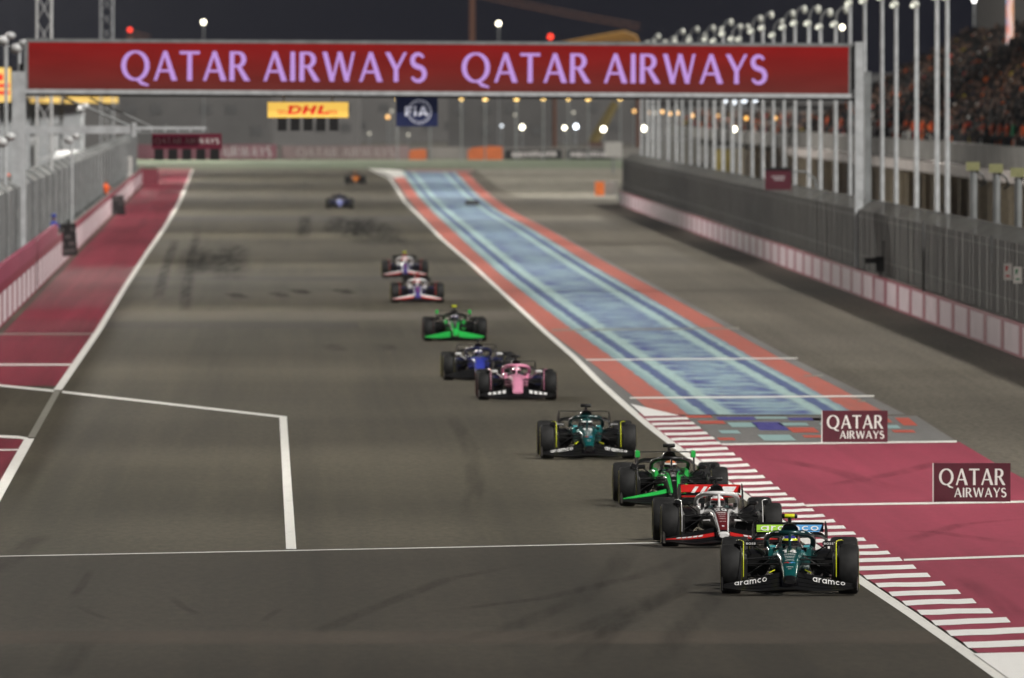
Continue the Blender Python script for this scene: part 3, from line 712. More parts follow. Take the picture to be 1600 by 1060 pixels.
def wing_word(par, text, font, s, m, x0=.33, x1=.80, t0=.66, t1=.89, skew=0):
    mb = MB(); h = 1.0
    W = x1 - x0
    def fn(u, v, l):
        x = (x0 if s > 0 else -x1) + u * W
        e = (abs(x) - x0) / W
        ta, tb = t0 - .12 * e, t1 + .0 * e
        return fw_pt(x, ta + (tb - ta) * v, .014 + l * .0006)
    tot = sum(font[c][0] + .1 for c in text) - .1
    lettering(mb, text, font, fn, .1, fit=1.0); return mb.build('wing_lettering', m, par)

def race_car(pos, rz, sc, label, liv, driver=None, near=True):
    t = thing('racing_car', pos, label, 'racing car', 'racing cars on the straight', rz, sc)
    q = lambda name, key, fn, m, par=t: inst(name, C(key, fn), m, par)
    TABS['c'] = WIDE if liv.get('wide') else NOSE
    if liv.get('wide'): q('chassis', 'chassis_w', g_chassis_w, liv['nose'])
    else: q('chassis', 'chassis', g_chassis, liv['nose'])
    if 'nosetip' in liv: q('nose_tip', 'tip%g' % liv['nosetip'][1], g_tip(liv['nosetip'][1]), liv['nosetip'][0])
    for s in (-1, 1):
        q('cockpit_side', f'side{s}', g_side(s), liv['side']); q('sidepod', f'pod{s}', g_pod(s), liv['pod'])
        if near: q('sidepod_inlet', f'inlet{s}', g_inlet(s), carbon)
        p = q('front_wing_endplate', f'fwe{s}', g_fwend(s), liv.get('fwe', carbon))
        for k in range(4): q('front_wing_flap' if k else 'front_wing_main_plane', f'flap{k}{s}', g_flap(k, s), liv['fw'][k])
        for (x, y, w) in ((.8475, 0, .305), (.7975, 3.6, .405)):
            wh = inst('wheel', C(f'rim{w}', g_rim(w)), rim_m, t, (s * x, y, .36))
            inst('tyre', C(f'tyre{w}', g_tyre(w)), tyre_m, wh); inst('tyre_band', C(f'band{w}', g_band(w)), liv.get('band', tyb_y), wh)
        if near:
            q('wheel_deflector', f'defl{s}', g_defl(s), carbon); q('deflector_edge', f'dedge{s}', g_defedge(s), liv['edge'])
            q('brake_duct', f'duct{s}', g_duct(s), carbon2)
            for k, (a, b) in enumerate(ARMS): q('suspension_arm', f'arm{k}{s}', g_arm(a, b, s), carbon2)
            for k, (a, b) in enumerate(RARMS): q('suspension_arm', f'rarm{k}{s}', g_arm(a, b, s), carbon2)
        q('mirror', f'mir{s}', g_mirror(s), liv.get('mirror', carbon))
        q('rear_wing_endplate', f'rwe{s}', g_rwend(s), liv.get('rwe', carbon))
        if 'tip' in liv: q('rear_wing_tip', f'rwt{s}', g_rwtip(s), liv['tip'])
    q('monocoque_flank', 'tub', g_tub, carbon); q('engine_cover', 'cover', g_cover, liv['cover']); q('air_intake', 'intake', g_intake, liv.get('intake', carbon)); q('floor', 'floor', g_floor, carbon)
    q('halo', 'halo', g_halo, liv['halo']); q('rear_wing_main_plane', 'rwm', g_rwmain, carbon)
    op = liv.get('open', False); fl = q('rear_wing_flap', f'rwf{op}', g_rwflap(op), liv.get('flap', carbon))
    q('beam_wing', 'beam', g_beam, carbon); q('camera_stalk', 'tstalk', g_tstalk, carbon)
    q('camera_pod', 'tcam', g_tcam, liv['tcam']); q('camera_pod_end', 'tend-1', g_tcamend(-1), carbon); q('camera_pod_end', 'tend1', g_tcamend(1), carbon)
    q('headrest', 'headrest', g_headrest, carbon2)
    if near: q('steering_wheel', 'swheel', g_wheelst, carbon2); q('aerial', 'aerial', g_aerial, carbon)
    if driver:
        h, v, lab = driver
        d = tag(inst('person', C('driver', g_body), suit_m), lab, 'person', 'drivers in the racing cars')
        d.location = pos; d.rotation_euler = (0, 0, rz); d.scale = (sc, sc, sc)
        he = inst('helmet', C('helmet', g_helmet), hel[h], d)
        inst('visor', C('visor', g_shell(200, 340, 72, 104, 1.02)), visor_m, he); inst('visor_strip', C('vstrip', g_shell(195, 345, 58, 71, 1.025)), hel[v], he)
    return t

def car_at(x, y, rz, *a, **k): return race_car(G(x, y), R(-rz), *a, **k)     # rz: how far the tail swings to the right of straight ahead
C4 = [carbon] * 4
# 1 teal, leading
A = dict(nose=teal, nosetip=(carbon, -.9), side=teal, pod=carbon, cover=teal, halo=paintm('dark teal', (.004, .035, .037), .2), fw=C4, edge=yel, tcam=yel, flap=carbon, mirror=carbon)
c1 = car_at(1234, 928, 1.0, 1.02, 'teal racing car with yellow camera pod and lime and blue rear wing', A, ('blue', 'yellow', 'driver in blue helmet with yellow band in the teal car with yellow camera pod'))
def aston_marks(c, num):
    small_print(c, [(-.02, .55, .022), (-.07, .5, .014), (-.17, .5, .022), (-.23, .45, .014), (-.33, .5, .02), (-.62, .45, .016), (-.70, .25, .012)], decal_w)
    decal_line(c, 'nose_mark', red, [(-.5, -.40), (-.05, -.46)], .22); decal_line(c, 'nose_mark', sky_b, [(.05, -.46), (.5, -.40)], .2)
    nose_text(c, num, .12, .075, .20, decal_w)
    for s in (-1, 1):
        wing_word(c, 'aramco', RD, s, decal_w)
        mb = MB(); mb.tube([(s * .30, -.72, .325), (s * .22, -.55, .36)], .008, 6); mb.build('yellow_winglet', yel, c)
        mb = MB(); fn = lambda u, v, l: Vector((s * .565 - .07 + u * .14, .857 - l * .0006, .686 + v * .03))
        lettering(mb, 'BOSS', SL, fn, .1, fit=1.0); mb.build('mirror_lettering', decal_w, c)
        mb = MB(); mb.box((s * .245, 1.13, .655), (.085, .012, .03)); mb.build('cockpit_mark', cyanp, c)
        for k in range(4):
            y0 = 1.10 + .22 * k; p = [Vector((-.335, 2.02, .63)), Vector((-.342, 1.85, .685)), Vector((-.338, 1.6, .755)), Vector((-.305, 1.35, .805)), Vector((-.235, 1.16, .835)), Vector((-.12, 1.05, .85))]
            i = 5 - k if k < 5 else 1; a0, b0 = p[i], p[i - 1]
            a0 = a0.lerp(b0, .2); b0 = a0.lerp(b0, .55); off = Vector((-.016, -.022, .016))
            a0, b0 = a0 + off, b0 + off
            if s > 0: a0.x *= -1; b0.x *= -1
            mb = MB(); mb.tube([a0, b0], .010, 6); mb.build('halo_lettering', decal_w, c)
aston_marks(c1, '14')
# two-tone rear wing panel with the word across it
for nm, m_, x0, x1 in (('wing_panel', lime, -.485, -.02), ('wing_panel', sky_b, -.02, .485)):
    mb = MB(); mb.plate([(x0, 4.045, .782), (x1, 4.045, .782), (x1, 4.10, .885), (x0, 4.10, .885)], (0, .006, .0)); mb.build(nm, m_, c1)
mb = MB(); fn = lambda u, v, l: Vector((-.43 + u * .86, 4.040 + (.016 + v * .072) * .534 - .002 - l * .0008, .798 + v * .072))
lettering(mb, 'aramco', RD, fn, .1, fit=1.0); mb.build('wing_lettering', decal_w, c1)
# 2 white halo, black body, red striped wing
A = dict(nose=carbon, nosetip=(wht, -.95), side=wht, pod=carbon, cover=carbon, halo=wht, fw=[carbon, carbon, red, carbon], edge=wht, tcam=carbon, flap=red, intake=carbon, band=tyb_y)
c2 = car_at(1127, 854, -1.7, .985, 'black and white racing car with white halo and red striped rear wing', A, ('white', 'red', 'driver in white helmet under the white halo'))
decal(c2, 'nose_panel', drk, [(-.92, .02, -.62, .62, .003)])
for s in (-1, 1):
    decal_line(c2, 'nose_stripe', wht, [(s * (.74 + .16 * max(0, y - .2)), y) for y in [-1.0 + .1 * k for k in range(20)]], .085)
    wing_word(c2, 'aOrBm'.replace('O', 'o').replace('B', 'c'), RD, s, wht, .3, .8, .3, .52) if 0 else None
    mb = MB()
    for k in range(5): mb.strip([fw_pt(s * (.35 + .09 * k), .60, .013), fw_pt(s * (.42 + .09 * k), .60, .013)], [fw_pt(s * (.33 + .09 * k), .70, .013), fw_pt(s * (.40 + .09 * k), .70, .013)])
    mb.build('wing_lettering', wht, c2)
    mb = MB(); mb.tube([(s * .20, -.30, .44), (s * .42, -.20, .43)], [.02, .006], 6); mb.build('white_fairing', wht, c2)
small_print(c2, [(-.10, .5, .04), (-.2, .42, .014), (-.3, .4, .014), (-.42, .42, .016), (-.55, .42, .014), (-.78, .2, .045)], decal_w)
nose_text(c2, '20', .08, .07, .20, decal_w)
for x0, x1 in ((-.30, -.24), (-.15, -.09), (-.02, .03), (.17, .40)):
    mb = MB(); mb.plate([(x0 - .035, 4.045, .786), (x1 - .035, 4.045, .786), (x1 + .035, 4.10, .888), (x0 + .035, 4.10, .888)], (0, .006, 0)); mb.build('wing_stripe', wht, c2)
mb = MB(); mb.plate([(-.5, 3.875, .715), (.5, 3.875, .715), (.5, 3.872, .745), (-.5, 3.872, .745)], (0, -.02, 0)); mb.build('wing_stripe', red, c2)
for s in (-1, 1): mb = MB(); mb.box((s * .27, .93, .66), (.06, .05, .07)); mb.build('mirror_block', carbon, c2)
# 3 black and green
A = dict(nose=carbon, side=grn, pod=carbon, cover=carbon, halo=carbon, fw=[carbon, carbon, carbon, grn], edge=carbon2, tcam=carbon, tip=grn, open=True)
c3 = car_at(1052, 791, -1.5, .975, 'black and bright green racing car with black camera pod and green rear wing tips', A, ('orange', 'white', 'driver in orange and white helmet in the black and green car'))
def sauber_marks(c, tip):
    for s in (-1, 1): decal_line(c, 'nose_stripe', grn, [(s * (.62 + .2 * max(0, y)), y) for y in [-1.0 + .1 * k for k in range(20)]], .20)
    small_print(c, [(.2, .3, .03), (.02, .3, .03), (-.12, .3, .03), (-.4, .25, .02)], decal_w)
    for s in (-1, 1): mb = MB(); mb.tube([(s * .20, -.3, .40), (s * .34, -.2, .38)], [.02, .008], 6); mb.build('green_fairing', grn, c)
sauber_marks(c3, False)
# 4 second teal car
A = dict(nose=teal, nosetip=(carbon, -.9), side=teal, pod=carbon, cover=teal, halo=MATS['dark teal'], fw=C4, edge=yel, tcam=carbon, open=True)
c4 = car_at(919, 717, -1.0, .975, 'teal racing car with black camera pod and open rear wing flap', A, ('teal', 'white', 'driver in dark teal helmet in the teal car with black camera pod'))
aston_marks(c4, '18')
# 5 pink
A = dict(wide=1, nose=pink, side=pink, pod=navy, cover=carbon, halo=pink, fw=C4, edge=pink, tcam=carbon, open=True, band=tyb_r, mirror=wht)
c5 = car_at(808, 625, -1.0, .96, 'black racing car with pink nose and pink halo', A, ('white', 'pink', 'driver in white helmet behind the pink halo'))
for s in (-1, 1): wing_word(c5, 'arm', RD, s, decal_w, .3, .78, .35, .8) if 0 else None
for s in (-1, 1):
    mb = MB()
    for k in range(4): mb.strip([fw_pt(s * (.30 + .12 * k), .55, .013), fw_pt(s * (.38 + .12 * k), .55, .013)], [fw_pt(s * (.30 + .12 * k), .85, .013), fw_pt(s * (.38 + .12 * k), .85, .013)])
    mb.build('wing_lettering', decal_w, c5)
# 6 dark blue behind it
A = dict(wide=1, nose=blue, side=navy, pod=navy, cover=navy, halo=navy, fw=C4, edge=carbon, tcam=carbon, open=True, mirror=wht, intake=carbon)
c6 = car_at(749, 594, -1.2, .95, 'dark blue racing car with royal blue nose half hidden by the pink-nosed one', A, ('white', 'blue', 'driver in white helmet in the dark blue car'))
for s in (-1, 1): decal_line(c6, 'nose_mark', lav, [(s * .1, .3), (s * .35, .5)], .06)
# 7 green with yellow pod
A = dict(nose=carbon, side=grn, pod=carbon, cover=carbon, halo=carbon, nosetip=(grn, -.55), fw=[carbon, grn, grn, grn], edge=carbon, tcam=yel, tip=grn, open=True, band=tyb_r)
c7 = car_at(711, 533, -1.0, .955, 'bright green racing car with yellow camera pod and green front wing', A, ('grey', 'blue', 'driver in silver helmet in the bright green car with yellow pod'))
sauber_marks(c7, True)
# 8, 9 white / indigo pair
A = dict(wide=1, nose=indigo, side=wht, pod=navy, cover=red, halo=wht, fw=[carbon, carbon, red, wht], edge=red, tcam=red, intake=red)
c8 = car_at(652.5, 473, -1.0, .95, 'white and indigo racing car with red camera pod, ahead of its twin', A, ('red', 'white', 'driver in red helmet in the white car ahead of its twin'), near=True)
c9 = car_at(633, 434, -1.0, .95, 'white and indigo racing car with yellow-green camera pod, following its twin', dict(A, tcam=yel), ('red', 'white', 'driver in red helmet in the white car following its twin'), near=True)
TABS['c'] = WIDE
for c in (c8, c9):
    for s in (-1, 1): decal_line(c, 'nose_stripe', wht, [(s * .82, y) for y in [-1.0 + .1 * k for k in range(20)]], .15)
    decal_line(c, 'nose_mark', red, [(0, -.5), (0, 0)], .18)
# 10, 11 far
A = dict(nose=lav, side=navy, pod=navy, cover=navy, halo=navy, fw=C4, edge=carbon, tcam=carbon)
car_at(531, 326, -1.1, .95, 'navy racing car with lavender nose far down the straight', A, None, near=False)
A = dict(nose=orng, side=orng, pod=carbon, cover=orng, halo=carbon, fw=C4, edge=carbon, tcam=orng)
car_at(555, 287, -1.1, .95, 'black racing car with orange nose coming out of the last corner', A, None, near=False)

# ================================================================== STRUCTURES AND TRACKSIDE THINGS
galv = mat('galvanised steel', (.50, .52, .54), .5, .1, 0, .15, 3)
galv_d = mat('dull steel', (.22, .23, .235), .6, .1, 0, .2, 2)
galv_dd = mat('dark steel post', (.06, .06, .06), .6, var=.2)
blackm = mat('black housing', (.012, .012, .013), .5, 0, 0, .2, 8)
maroon_b = mat('maroon board', (.075, .005, .016), .7, 0, 0, .12, 3)
letter_w = mat('white board lettering', (.74, .72, .70), .5, var=.06)
white_p = mat('white panel', (.52, .42, .47), .55, 0, 0, .14, 1.2)
pink_edge = mat('maroon panel frame', (.24, .035, .065), .6, 0, 0, .2, 2)
conc = mat('concrete', (.26, .25, .23), .85, 0, 0, .25, .6, bump=.3)
conc_d = mat('dark concrete', (.24, .235, .225), .9, 0, 0, .3, .5)

def word(par, name, text, m, origin, ux, uz, cap, width, n=(0, -1, 0), font=FL, gap=.1):
    o, ux, uz, n = Vector(origin), Vector(ux), Vector(uz), Vector(n); mb = MB()
    lettering(mb, text, font, lambda u, v, l: o + ux * u * cap + uz * v * cap + n * (.003 + .003 * l), gap, fit=width / cap)
    return mb.build(name, m, par)

# ---- two airline boards on the run-off
def board(x0, x1, yt, yb, label):
    b = G((x0 + x1) / 2, yb); D = b.y; w = px(x1 - x0, D); h = px(yb - yt, D)
    t = thing('advertising_board', b, label, 'advertising board', 'airline boards on the run-off', R(1.0))
    MB().bbox(-w / 2, w / 2, 0, .16, .0, h).build('panel', maroon_b, t)
    MB().bbox(-w / 2 - .02, -w / 2, .005, .155, 0, h).build('side_edge', letter_w, t)
    MB().plate([(-w * .3, .16, 0), (-w * .3, .5, 0), (-w * .3, .16, h * .8)], (.03, 0, 0)).build('brace', galv, t)
    MB().plate([(w * .3, .16, 0), (w * .3, .5, 0), (w * .3, .16, h * .8)], (.03, 0, 0)).build('brace', galv, t)
    word(t, 'lettering', 'QATAR', letter_w, (-w * .43, 0, h * .44), (1, 0, 0), (0, 0, 1), h * .42, w * .86)
    word(t, 'lettering', 'AIRWAYS', letter_w, (-w * .235, 0, h * .13), (1, 0, 0), (0, 0, 1), h * .24, w * .68)
board(1285, 1387, 642, 692, 'maroon airline board where the blue patterned paint ends')
board(1459, 1579, 724, 785, 'maroon airline board standing on the plain maroon run-off')

# ---- overhead gantry
GD = 578.0
def gp(x, y, d=0): return P(x, y, GD + d)
base = Vector((gp(685, 300).x, GD, 0))
gan = thing('overhead_gantry', base, 'overhead gantry with long red LED screen spanning the track', 'gantry')
def gb(x0, x1, y0, y1, dy0, dy1, name, m, par=gan, roll=True):
    a, b = gp(x0, y1), gp(x1, y0); o = MB().bbox(a.x - base.x, b.x - base.x, dy0, dy1, a.z, b.z).build(name, m, par); return o
m_led = bpy.data.materials.new('red LED screen'); m_led.use_nodes = True; b = m_led.node_tree.nodes['Principled BSDF']
tc = N(m_led, 'ShaderNodeTexCoord'); sp = N(m_led, 'ShaderNodeSeparateXYZ'); L(m_led, tc.outputs['Generated'], sp.inputs[0])
rp = ramp(m_led, [(0, (.130, .024, .019)), (.55, (.185, .012, .010)), (1, (.24, .006, .006))]); L(m_led, sp.outputs[2], rp.inputs[0])
nz_ = mapr(m_led, noise(m_led, tc.outputs['Object'], 1, 3, (.3, 1, 1.5)), .3, .7, .85, 1.1)
vm = N(m_led, 'ShaderNodeVectorMath'); vm.operation = 'SCALE'; L(m_led, rp.outputs[0], vm.inputs[0]); L(m_led, nz_, vm.inputs[3])
L(m_led, vm.outputs[0], b.inputs['Emission Color']); b.inputs['Emission Strength'].default_value = .92; b.inputs['Base Color'].default_value = (.006, .002, .002, 1); b.inputs['Roughness'].default_value = .7; b.inputs['Specular IOR Level'].default_value = .1
m_ledt = mat('lit lavender lettering', (.02, .015, .03), .7, emit=(.47, .27, .66), es=1.0)
scr = bpy.data.objects.new('screen_frame', None)
ROLL = math.atan(7.5 / 1280)
A0, A1 = gp(44, 147), gp(1326, 66)
W, H = A1.x - A0.x, A1.z - A0.z - .18
cx, cz = (A0.x + A1.x) / 2 - base.x, (A0.z + A1.z) / 2
def rolled(mb, name, m, par=gan, smooth=False):
    o = mb.build(name, m, par, smooth); o.location = (cx, 0, cz); o.rotation_euler = (0, ROLL, 0); return o
screen = rolled(MB().bbox(-W / 2, W / 2, 0, .5, -H / 2, H / 2), 'screen', m_led)
rolled(MB().bbox(-W / 2 - .1, W / 2 + .5, -.04, .6, H / 2, H / 2 + .13), 'top_beam', galv_d)
rolled(MB().bbox(-W / 2 - .3, W / 2 + .5, -.06, .9, -H / 2 - .16, -H / 2), 'bottom_beam', galv)
rolled(MB().bbox(-W / 2 - .3, W / 2 + .5, .95, 1.7, -H / 2 - .25, -H / 2 - .12), 'underside_shade_bar', blackm)  # black bar added to stand in for the shadow under the beam
rolled(MB().bbox(-W / 2 - .16, -W / 2, -.03, .6, -H / 2, H / 2), 'end_frame', galv_d)
rolled(MB().bbox(W / 2, W / 2 + .16, -.03, .6, -H / 2, H / 2), 'end_frame', galv_d)
for k in range(18):
    x = -W / 2 + W * (k + .5) / 18; rolled(MB().tube([(x, .75, -H / 2), (x + (.8 if k % 2 else -.8), .75, H / 2)], .05, 6), 'rear_truss_bar', galv_d)
for x0 in (190, 722):                     # the words twice over
    mb = MB(); x = gp(x0, 100).x - base.x - cx; wd = px(476, GD); cap = px(46, GD); zb = -H * .30
    lettering(mb, 'QATAR AIRWAYS', FL, lambda u, v, l: Vector((x + u * cap, -.012 - .006 * l, zb + v * cap)), .1, fit=wd / cap)
    o = rolled(mb, 'screen_lettering', m_ledt, screen); o.location = (0, 0, 0); o.rotation_euler = (0, 0, 0)
    o.parent = screen
def post(x0, x1, ytop, name='post', dy=0, m=galv):
    a, b = gp(x0, ytop), gp(x1, ytop)
    MB().bbox(a.x - base.x, b.x - base.x, dy - .2, dy + .45, 0, a.z).build(name, m, gan)
post(19, 40, 112); post(1336, 1349, 66); post(1352, 1362, 112, dy=.9, m=galv_d)
gb(30, 48, 100, 128, .1, .4, 'bracket', blackm); gb(1349, 1360, 120, 130, .1, .4, 'bracket', galv_d); gb(1330, 1338, 75, 140, .1, .4, 'bracket', galv_d)
gb(40, 210, 197, 209, .0, .35, 'side_arm', galv); gb(206, 213, 192, 214, -.05, .4, 'arm_flange', galv)
MB().tube([gp(100, 153, .2) - base, gp(205, 198, .2) - base], .05, 6).build('arm_brace', galv_d, gan); MB().tube([gp(140, 153, .5) - base, gp(240, 200, .5) - base], .035, 6).build('arm_brace', galv_d, gan)
gb(213, 322, 198, 203, .05, .15, 'arm_extension', galv); gb(213, 322, 206, 209, .05, .15, 'arm_extension', galv_d)
for k in range(6): gb(216 + k * 20, 219 + k * 20, 203, 206, .07, .13, 'arm_web', galv)
# hanging signs
hang_red = mat('lit board red', (.4, .01, .01), .6, emit=(.62, .03, .015), es=1.0); hang_yel = mat('lit board yellow', (.3, .2, .03), .6, emit=(.86, .53, .10), es=1.0, var=.1)
def light_board(x0, x1, y0, y1, name, label, m, cat='light board'):
    a, b = gp(x0, y1), gp(x1, y0); t = thing(name, ((a.x + b.x) / 2, GD + .4, a.z), label, cat)
    w, h = b.x - a.x, b.z - a.z
    MB().bbox(-w / 2, w / 2, 0, .15, 0, h).build('panel', m, t)
    return t, w, h
def lamp_units(t, w, n, h, drop):
    for k in range(n):
        x = -w / 2 + w * (k + .5) / n
        MB().bbox(x - .17, x + .17, .0, .2, -h, -.0 + drop).build('lamp_unit', blackm, t)
t, w, h = light_board(418, 544, 160, 184, 'start_light_board', 'yellow lit board with red logo above five black start lights', hang_yel)
mbx = MB(); cap = h * .56
lettering(mbx, 'DHL', SL, lambda u, v, l: Vector((-w * .26 + u * cap, -.004 - .004 * l, h * .22 + v * cap)), -.02, fit=w * .53 / cap); mbx.build('logo', hang_red, t)
mbx = MB()
for k in range(3): mbx.bbox(-w * .37 - .02 * k, -w * .26 - .02 * k, -.006, 0, h * (.24 + .10 * k), h * (.28 + .10 * k)); mbx.bbox(w * .24, w * .37 + .02 * (-k), -.006, 0, h * (.24 + .1 * k), h * (.28 + .10 * k))
mbx.build('logo_line', hang_red, t)
lamp_units(t, w * .80, 5, .50, 0)
MB().tube([(-w * .3, .1, h), (-w * .3, .1, h + .4)], .03, 6).build('hanger', galv_d, t); MB().tube([(w * .3, .1, h), (w * .3, .1, h + .4)], .03, 6).build('hanger', galv_d, t)
t, w, h = light_board(619, 684, 152, 198, 'federation_sign', 'navy square sign with white letters in rings under the gantry', mat('navy sign', (.012, .018, .075), .5, var=.15, emit=(.012, .02, .06), es=.2), 'sign')
white_lit = mat('pale sign print', (.5, .5, .55), .6, emit=(.45, .46, .55), es=.6)
word(t, 'lettering', 'FiA', white_lit, (-w * .29, 0, h * .36), (1, 0, 0), (0, 0, 1), h * .32, w * .56, font=SL)
mbx = MB()
for rr, ww in ((.40, .025), (.33, .015)):
    for qd in rib(arc(w * .06, h * .5, h * rr, h * rr, 0, 360, 36), ww): mbx.poly([(a, -.004, c) for a, c in qd])
mbx.build('ring_mark', white_lit, t)
MB().tube([(0, .1, h), (0, .1, h + .3)], .04, 6).build('hanger', galv_d, t)
t, w, h = light_board(237, 346, 209, 233, 'repeater_light_board', 'maroon airline board with five black lights on the side arm', mat('maroon lit board', (.09, .008, .02), .5, emit=(.06, .004, .014), es=.5))
word(t, 'lettering', 'QATAR AIRWAYS', letter_w, (-w * .46, 0, h * .34), (1, 0, 0), (0, 0, 1), h * .36, w * .92)
lamp_units(t, w, 5, .42, 0)
MB().tube([(-w * .3, .1, h), (-w * .3, .1, h + .35)], .03, 6).build('hanger', galv_d, t); MB().tube([(w * .3, .1, h), (w * .3, .1, h + .2)], .03, 6).build('hanger', galv_d, t)

# ---- right wall with advertising panels, and its fence
def mesh_mat(name, c, al, rib_=1.0):
    m = bpy.data.materials.new(name); m.use_nodes = True; b = m.node_tree.nodes['Principled BSDF']
    tc = N(m, 'ShaderNodeTexCoord'); v = tc.outputs['Object']
    w = N(m, 'ShaderNodeTexWave'); w.bands_direction = 'Y'; w.inputs['Scale'].default_value = rib_; w.inputs['Distortion'].default_value = 1.2; w.inputs['Detail'].default_value = 2; L(m, v, w.inputs['Vector'])
    n = noise(m, v, 1, 4, (.3, .15, .6))
    a = mixc(m, mapr(m, n, .3, .7), tuple(k * .75 for k in c), tuple(k * 1.2 for k in c)); a = mixc(m, mapr(m, w.outputs[0], .3, 1, 0, .4), a, tuple(k * .55 for k in c))
    L(m, a, b.inputs['Base Color']); b.inputs['Roughness'].default_value = .7; b.inputs['Metallic'].default_value = .1
    L(m, mapr(m, n, .3, .7, al - .08, al + .05), b.inputs['Alpha']); MATS[name] = m
    return m
mesh_r = mesh_mat('grey safety mesh', (.060, .059, .052), .88, .35); mesh_l = mesh_mat('pale safety mesh', (.27, .275, .27), .80, .35)
PITCH = 12.0
def along(fn, D0, D1, off=0, z=0): return [Vector((fn(D0) + off, D0, z)), Vector((fn(D1) + off, D1, z))]
rw = thing('barrier_wall', (wallR(700), 700, 0), 'long low concrete wall with pink-white panels under the grey mesh fence', 'wall')
B = Vector((wallR(700), 700, 0))
D0, D1 = 300, 1064
def slab(fn, Da, Db, x0, x1, z0, z1, B):       # a box that follows the wall line
    a, b = fn(Da), fn(Db)
    pts = [Vector((a + x0, Da, 0)), Vector((a + x1, Da, 0)), Vector((b + x1, Db, 0)), Vector((b + x0, Db, 0))]
    return MB().plate([p + Vector((0, 0, z0)) - B for p in pts], (0, 0, z1 - z0))
slab(wallR, D0, D1, 0, .5, 0, .95, B).build('wall_body', conc, rw)
slab(wallR, D0, D1, -.05, .0, .0, .07, B).build('lower_rail', pink_edge, rw); slab(wallR, D0, D1, -.05, .0, .88, .98, B).build('upper_rail', pink_edge, rw)
d = D0
while d + PITCH <= D1:
    slab(wallR, d + 2.3, d + PITCH, -.04, -.001, .07, .88, B).build('advert_panel', white_p, rw)
    slab(wallR, d, d + 2.3, -.05, -.001, .07, .88, B).build('panel_frame', pink_edge, rw)
    d += PITCH
def fence(fn, D0, D1, x0, z0, z1, step, name, label, mm, post_m, lip, B):
    t = thing(name, B, label, 'fence')
    d = D0; i = 0
    while d < D1 - 1:
        e = min(D1, d + step)
        slab(fn, d, e, x0, x0 + .03, z0, z1, B).build('mesh_panel', mm, t)
        p = Vector((fn(d) + x0 + .12, d, 0)) - B
        mb = MB().tube([p + Vector((0, 0, z0 - .2)), p + Vector((0, 0, z1)), p + Vector((lip, 0, z1 + .35))], .06, 6); mb.build('fence_post', post_m, t)
        d = e; i += 1
    for z in (z1 - .25, z0 + .5): slab(fn, D0, D1, x0 - .03, x0 - .005, z, z + .03, B).build('cable_rail', galv_dd, t)
    sgn = -1 if x0 > 0 else 1; mb = MB(); q = D0
    while q < D1:
        a = Vector((fn(q) + x0 + (.015 + sgn * .035), q, 0)) - B; mb.bbox(a.x - .012, a.x + .012, a.y - .18, a.y + .18, z0, z1); q += 2.6 + .8 * math.sin(q)
    mb.build('mesh_wire', galv_dd if x0 > 0 else galv_d, t, kind='stuff')
    slab(fn, D0, D1, x0 + lip, x0 + lip + .05, z1 + .30, z1 + .36, B).build('top_rail', galv_dd if x0 > 0 else galv_d, t)
    mb = MB(); a = [Vector((fn(q) + x0 + .03, q, z1)) - B for q in (D0, D1)]; b_ = [Vector((fn(q) + x0 + lip, q, z1 + .33)) - B for q in (D0, D1)]
    mb.strip(a, b_).build('overhang_mesh', mm, t)
    return t
fence(wallR, 300, 1064, .25, .95, 3.15, 24, 'debris_fence', 'tall dark grey mesh fence along the grandstand side of the straight', mesh_r, galv_d, .55, B)
# end of the wall: orange block and grey post
e = G(937, 306); o = MB().bbox(-.35, .35, -.5, .5, 0, 1.05).build('foam_block', mat('orange foam', (.75, .17, .03), .7, var=.15), None, loc=e); tag(o, 'upright orange foam block at the far end of the right wall', 'foam block')
o = MB().plate([(0, 0, 0), (.9, 0, 0), (.9, 0, 1.1), (0, 0, 1.0)], (0, 3, 0)).build('concrete_block', conc_d, None, loc=G(946, 306)); tag(o, 'dark concrete block beside the orange foam block', 'concrete block')

# ---- floodlight poles behind the right fence
lampm = mat('pale lamp housing', (.62, .64, .58), .5, var=.1); lamp_on = mat('lit lamp glass', (.8, .8, .7), .4, emit=(.9, .92, .78), es=.6)
PXS = [1480, 1464, 1432, 1400, 1378, 1351, 1328, 1305.6, 1282, 1264, 1242, 1224.5, 1208, 1191.6, 1175, 1156, 1144, 1130, 1116, 1102.6, 1091, 1078.6, 1065.5, 1056, 1043.4, 1029, 1020, 1011.7, 1001.7]
mb = MB(); mb.tube([(0, 0, 0), (0, 0, 10.6)], [.10, .072], 10); ME_pole = mb.mesh('pole_shaft', True)
mb = MB(); mb.ball((-.06, 0, 10.5), (.17, .15, .14)); ME_head = mb.mesh('lamp_head')
mb = MB(); mb.ball((-.13, -.07, 10.45), (.11, .10, .08), 8, 5); ME_glass = mb.mesh('lamp_glass')
mb = MB(); mb.tube([(0, 0, 10.5), (.05, -.05, 10.95), (.25, -.1, 11.2), (.42, -.1, 11.1)], .05, 6); ME_hook = mb.mesh('hook_arm', True)
mb = MB(); mb.ball((.42, -.1, 11.1), (.13, .12, .2), 8, 5); ME_spot = mb.mesh('spot_head')
def wall_D(x, off):      # where the sight line of photo column x crosses a line beside the right wall
    return (19.18 + off) / ((x - 800) / FPX + .01106)
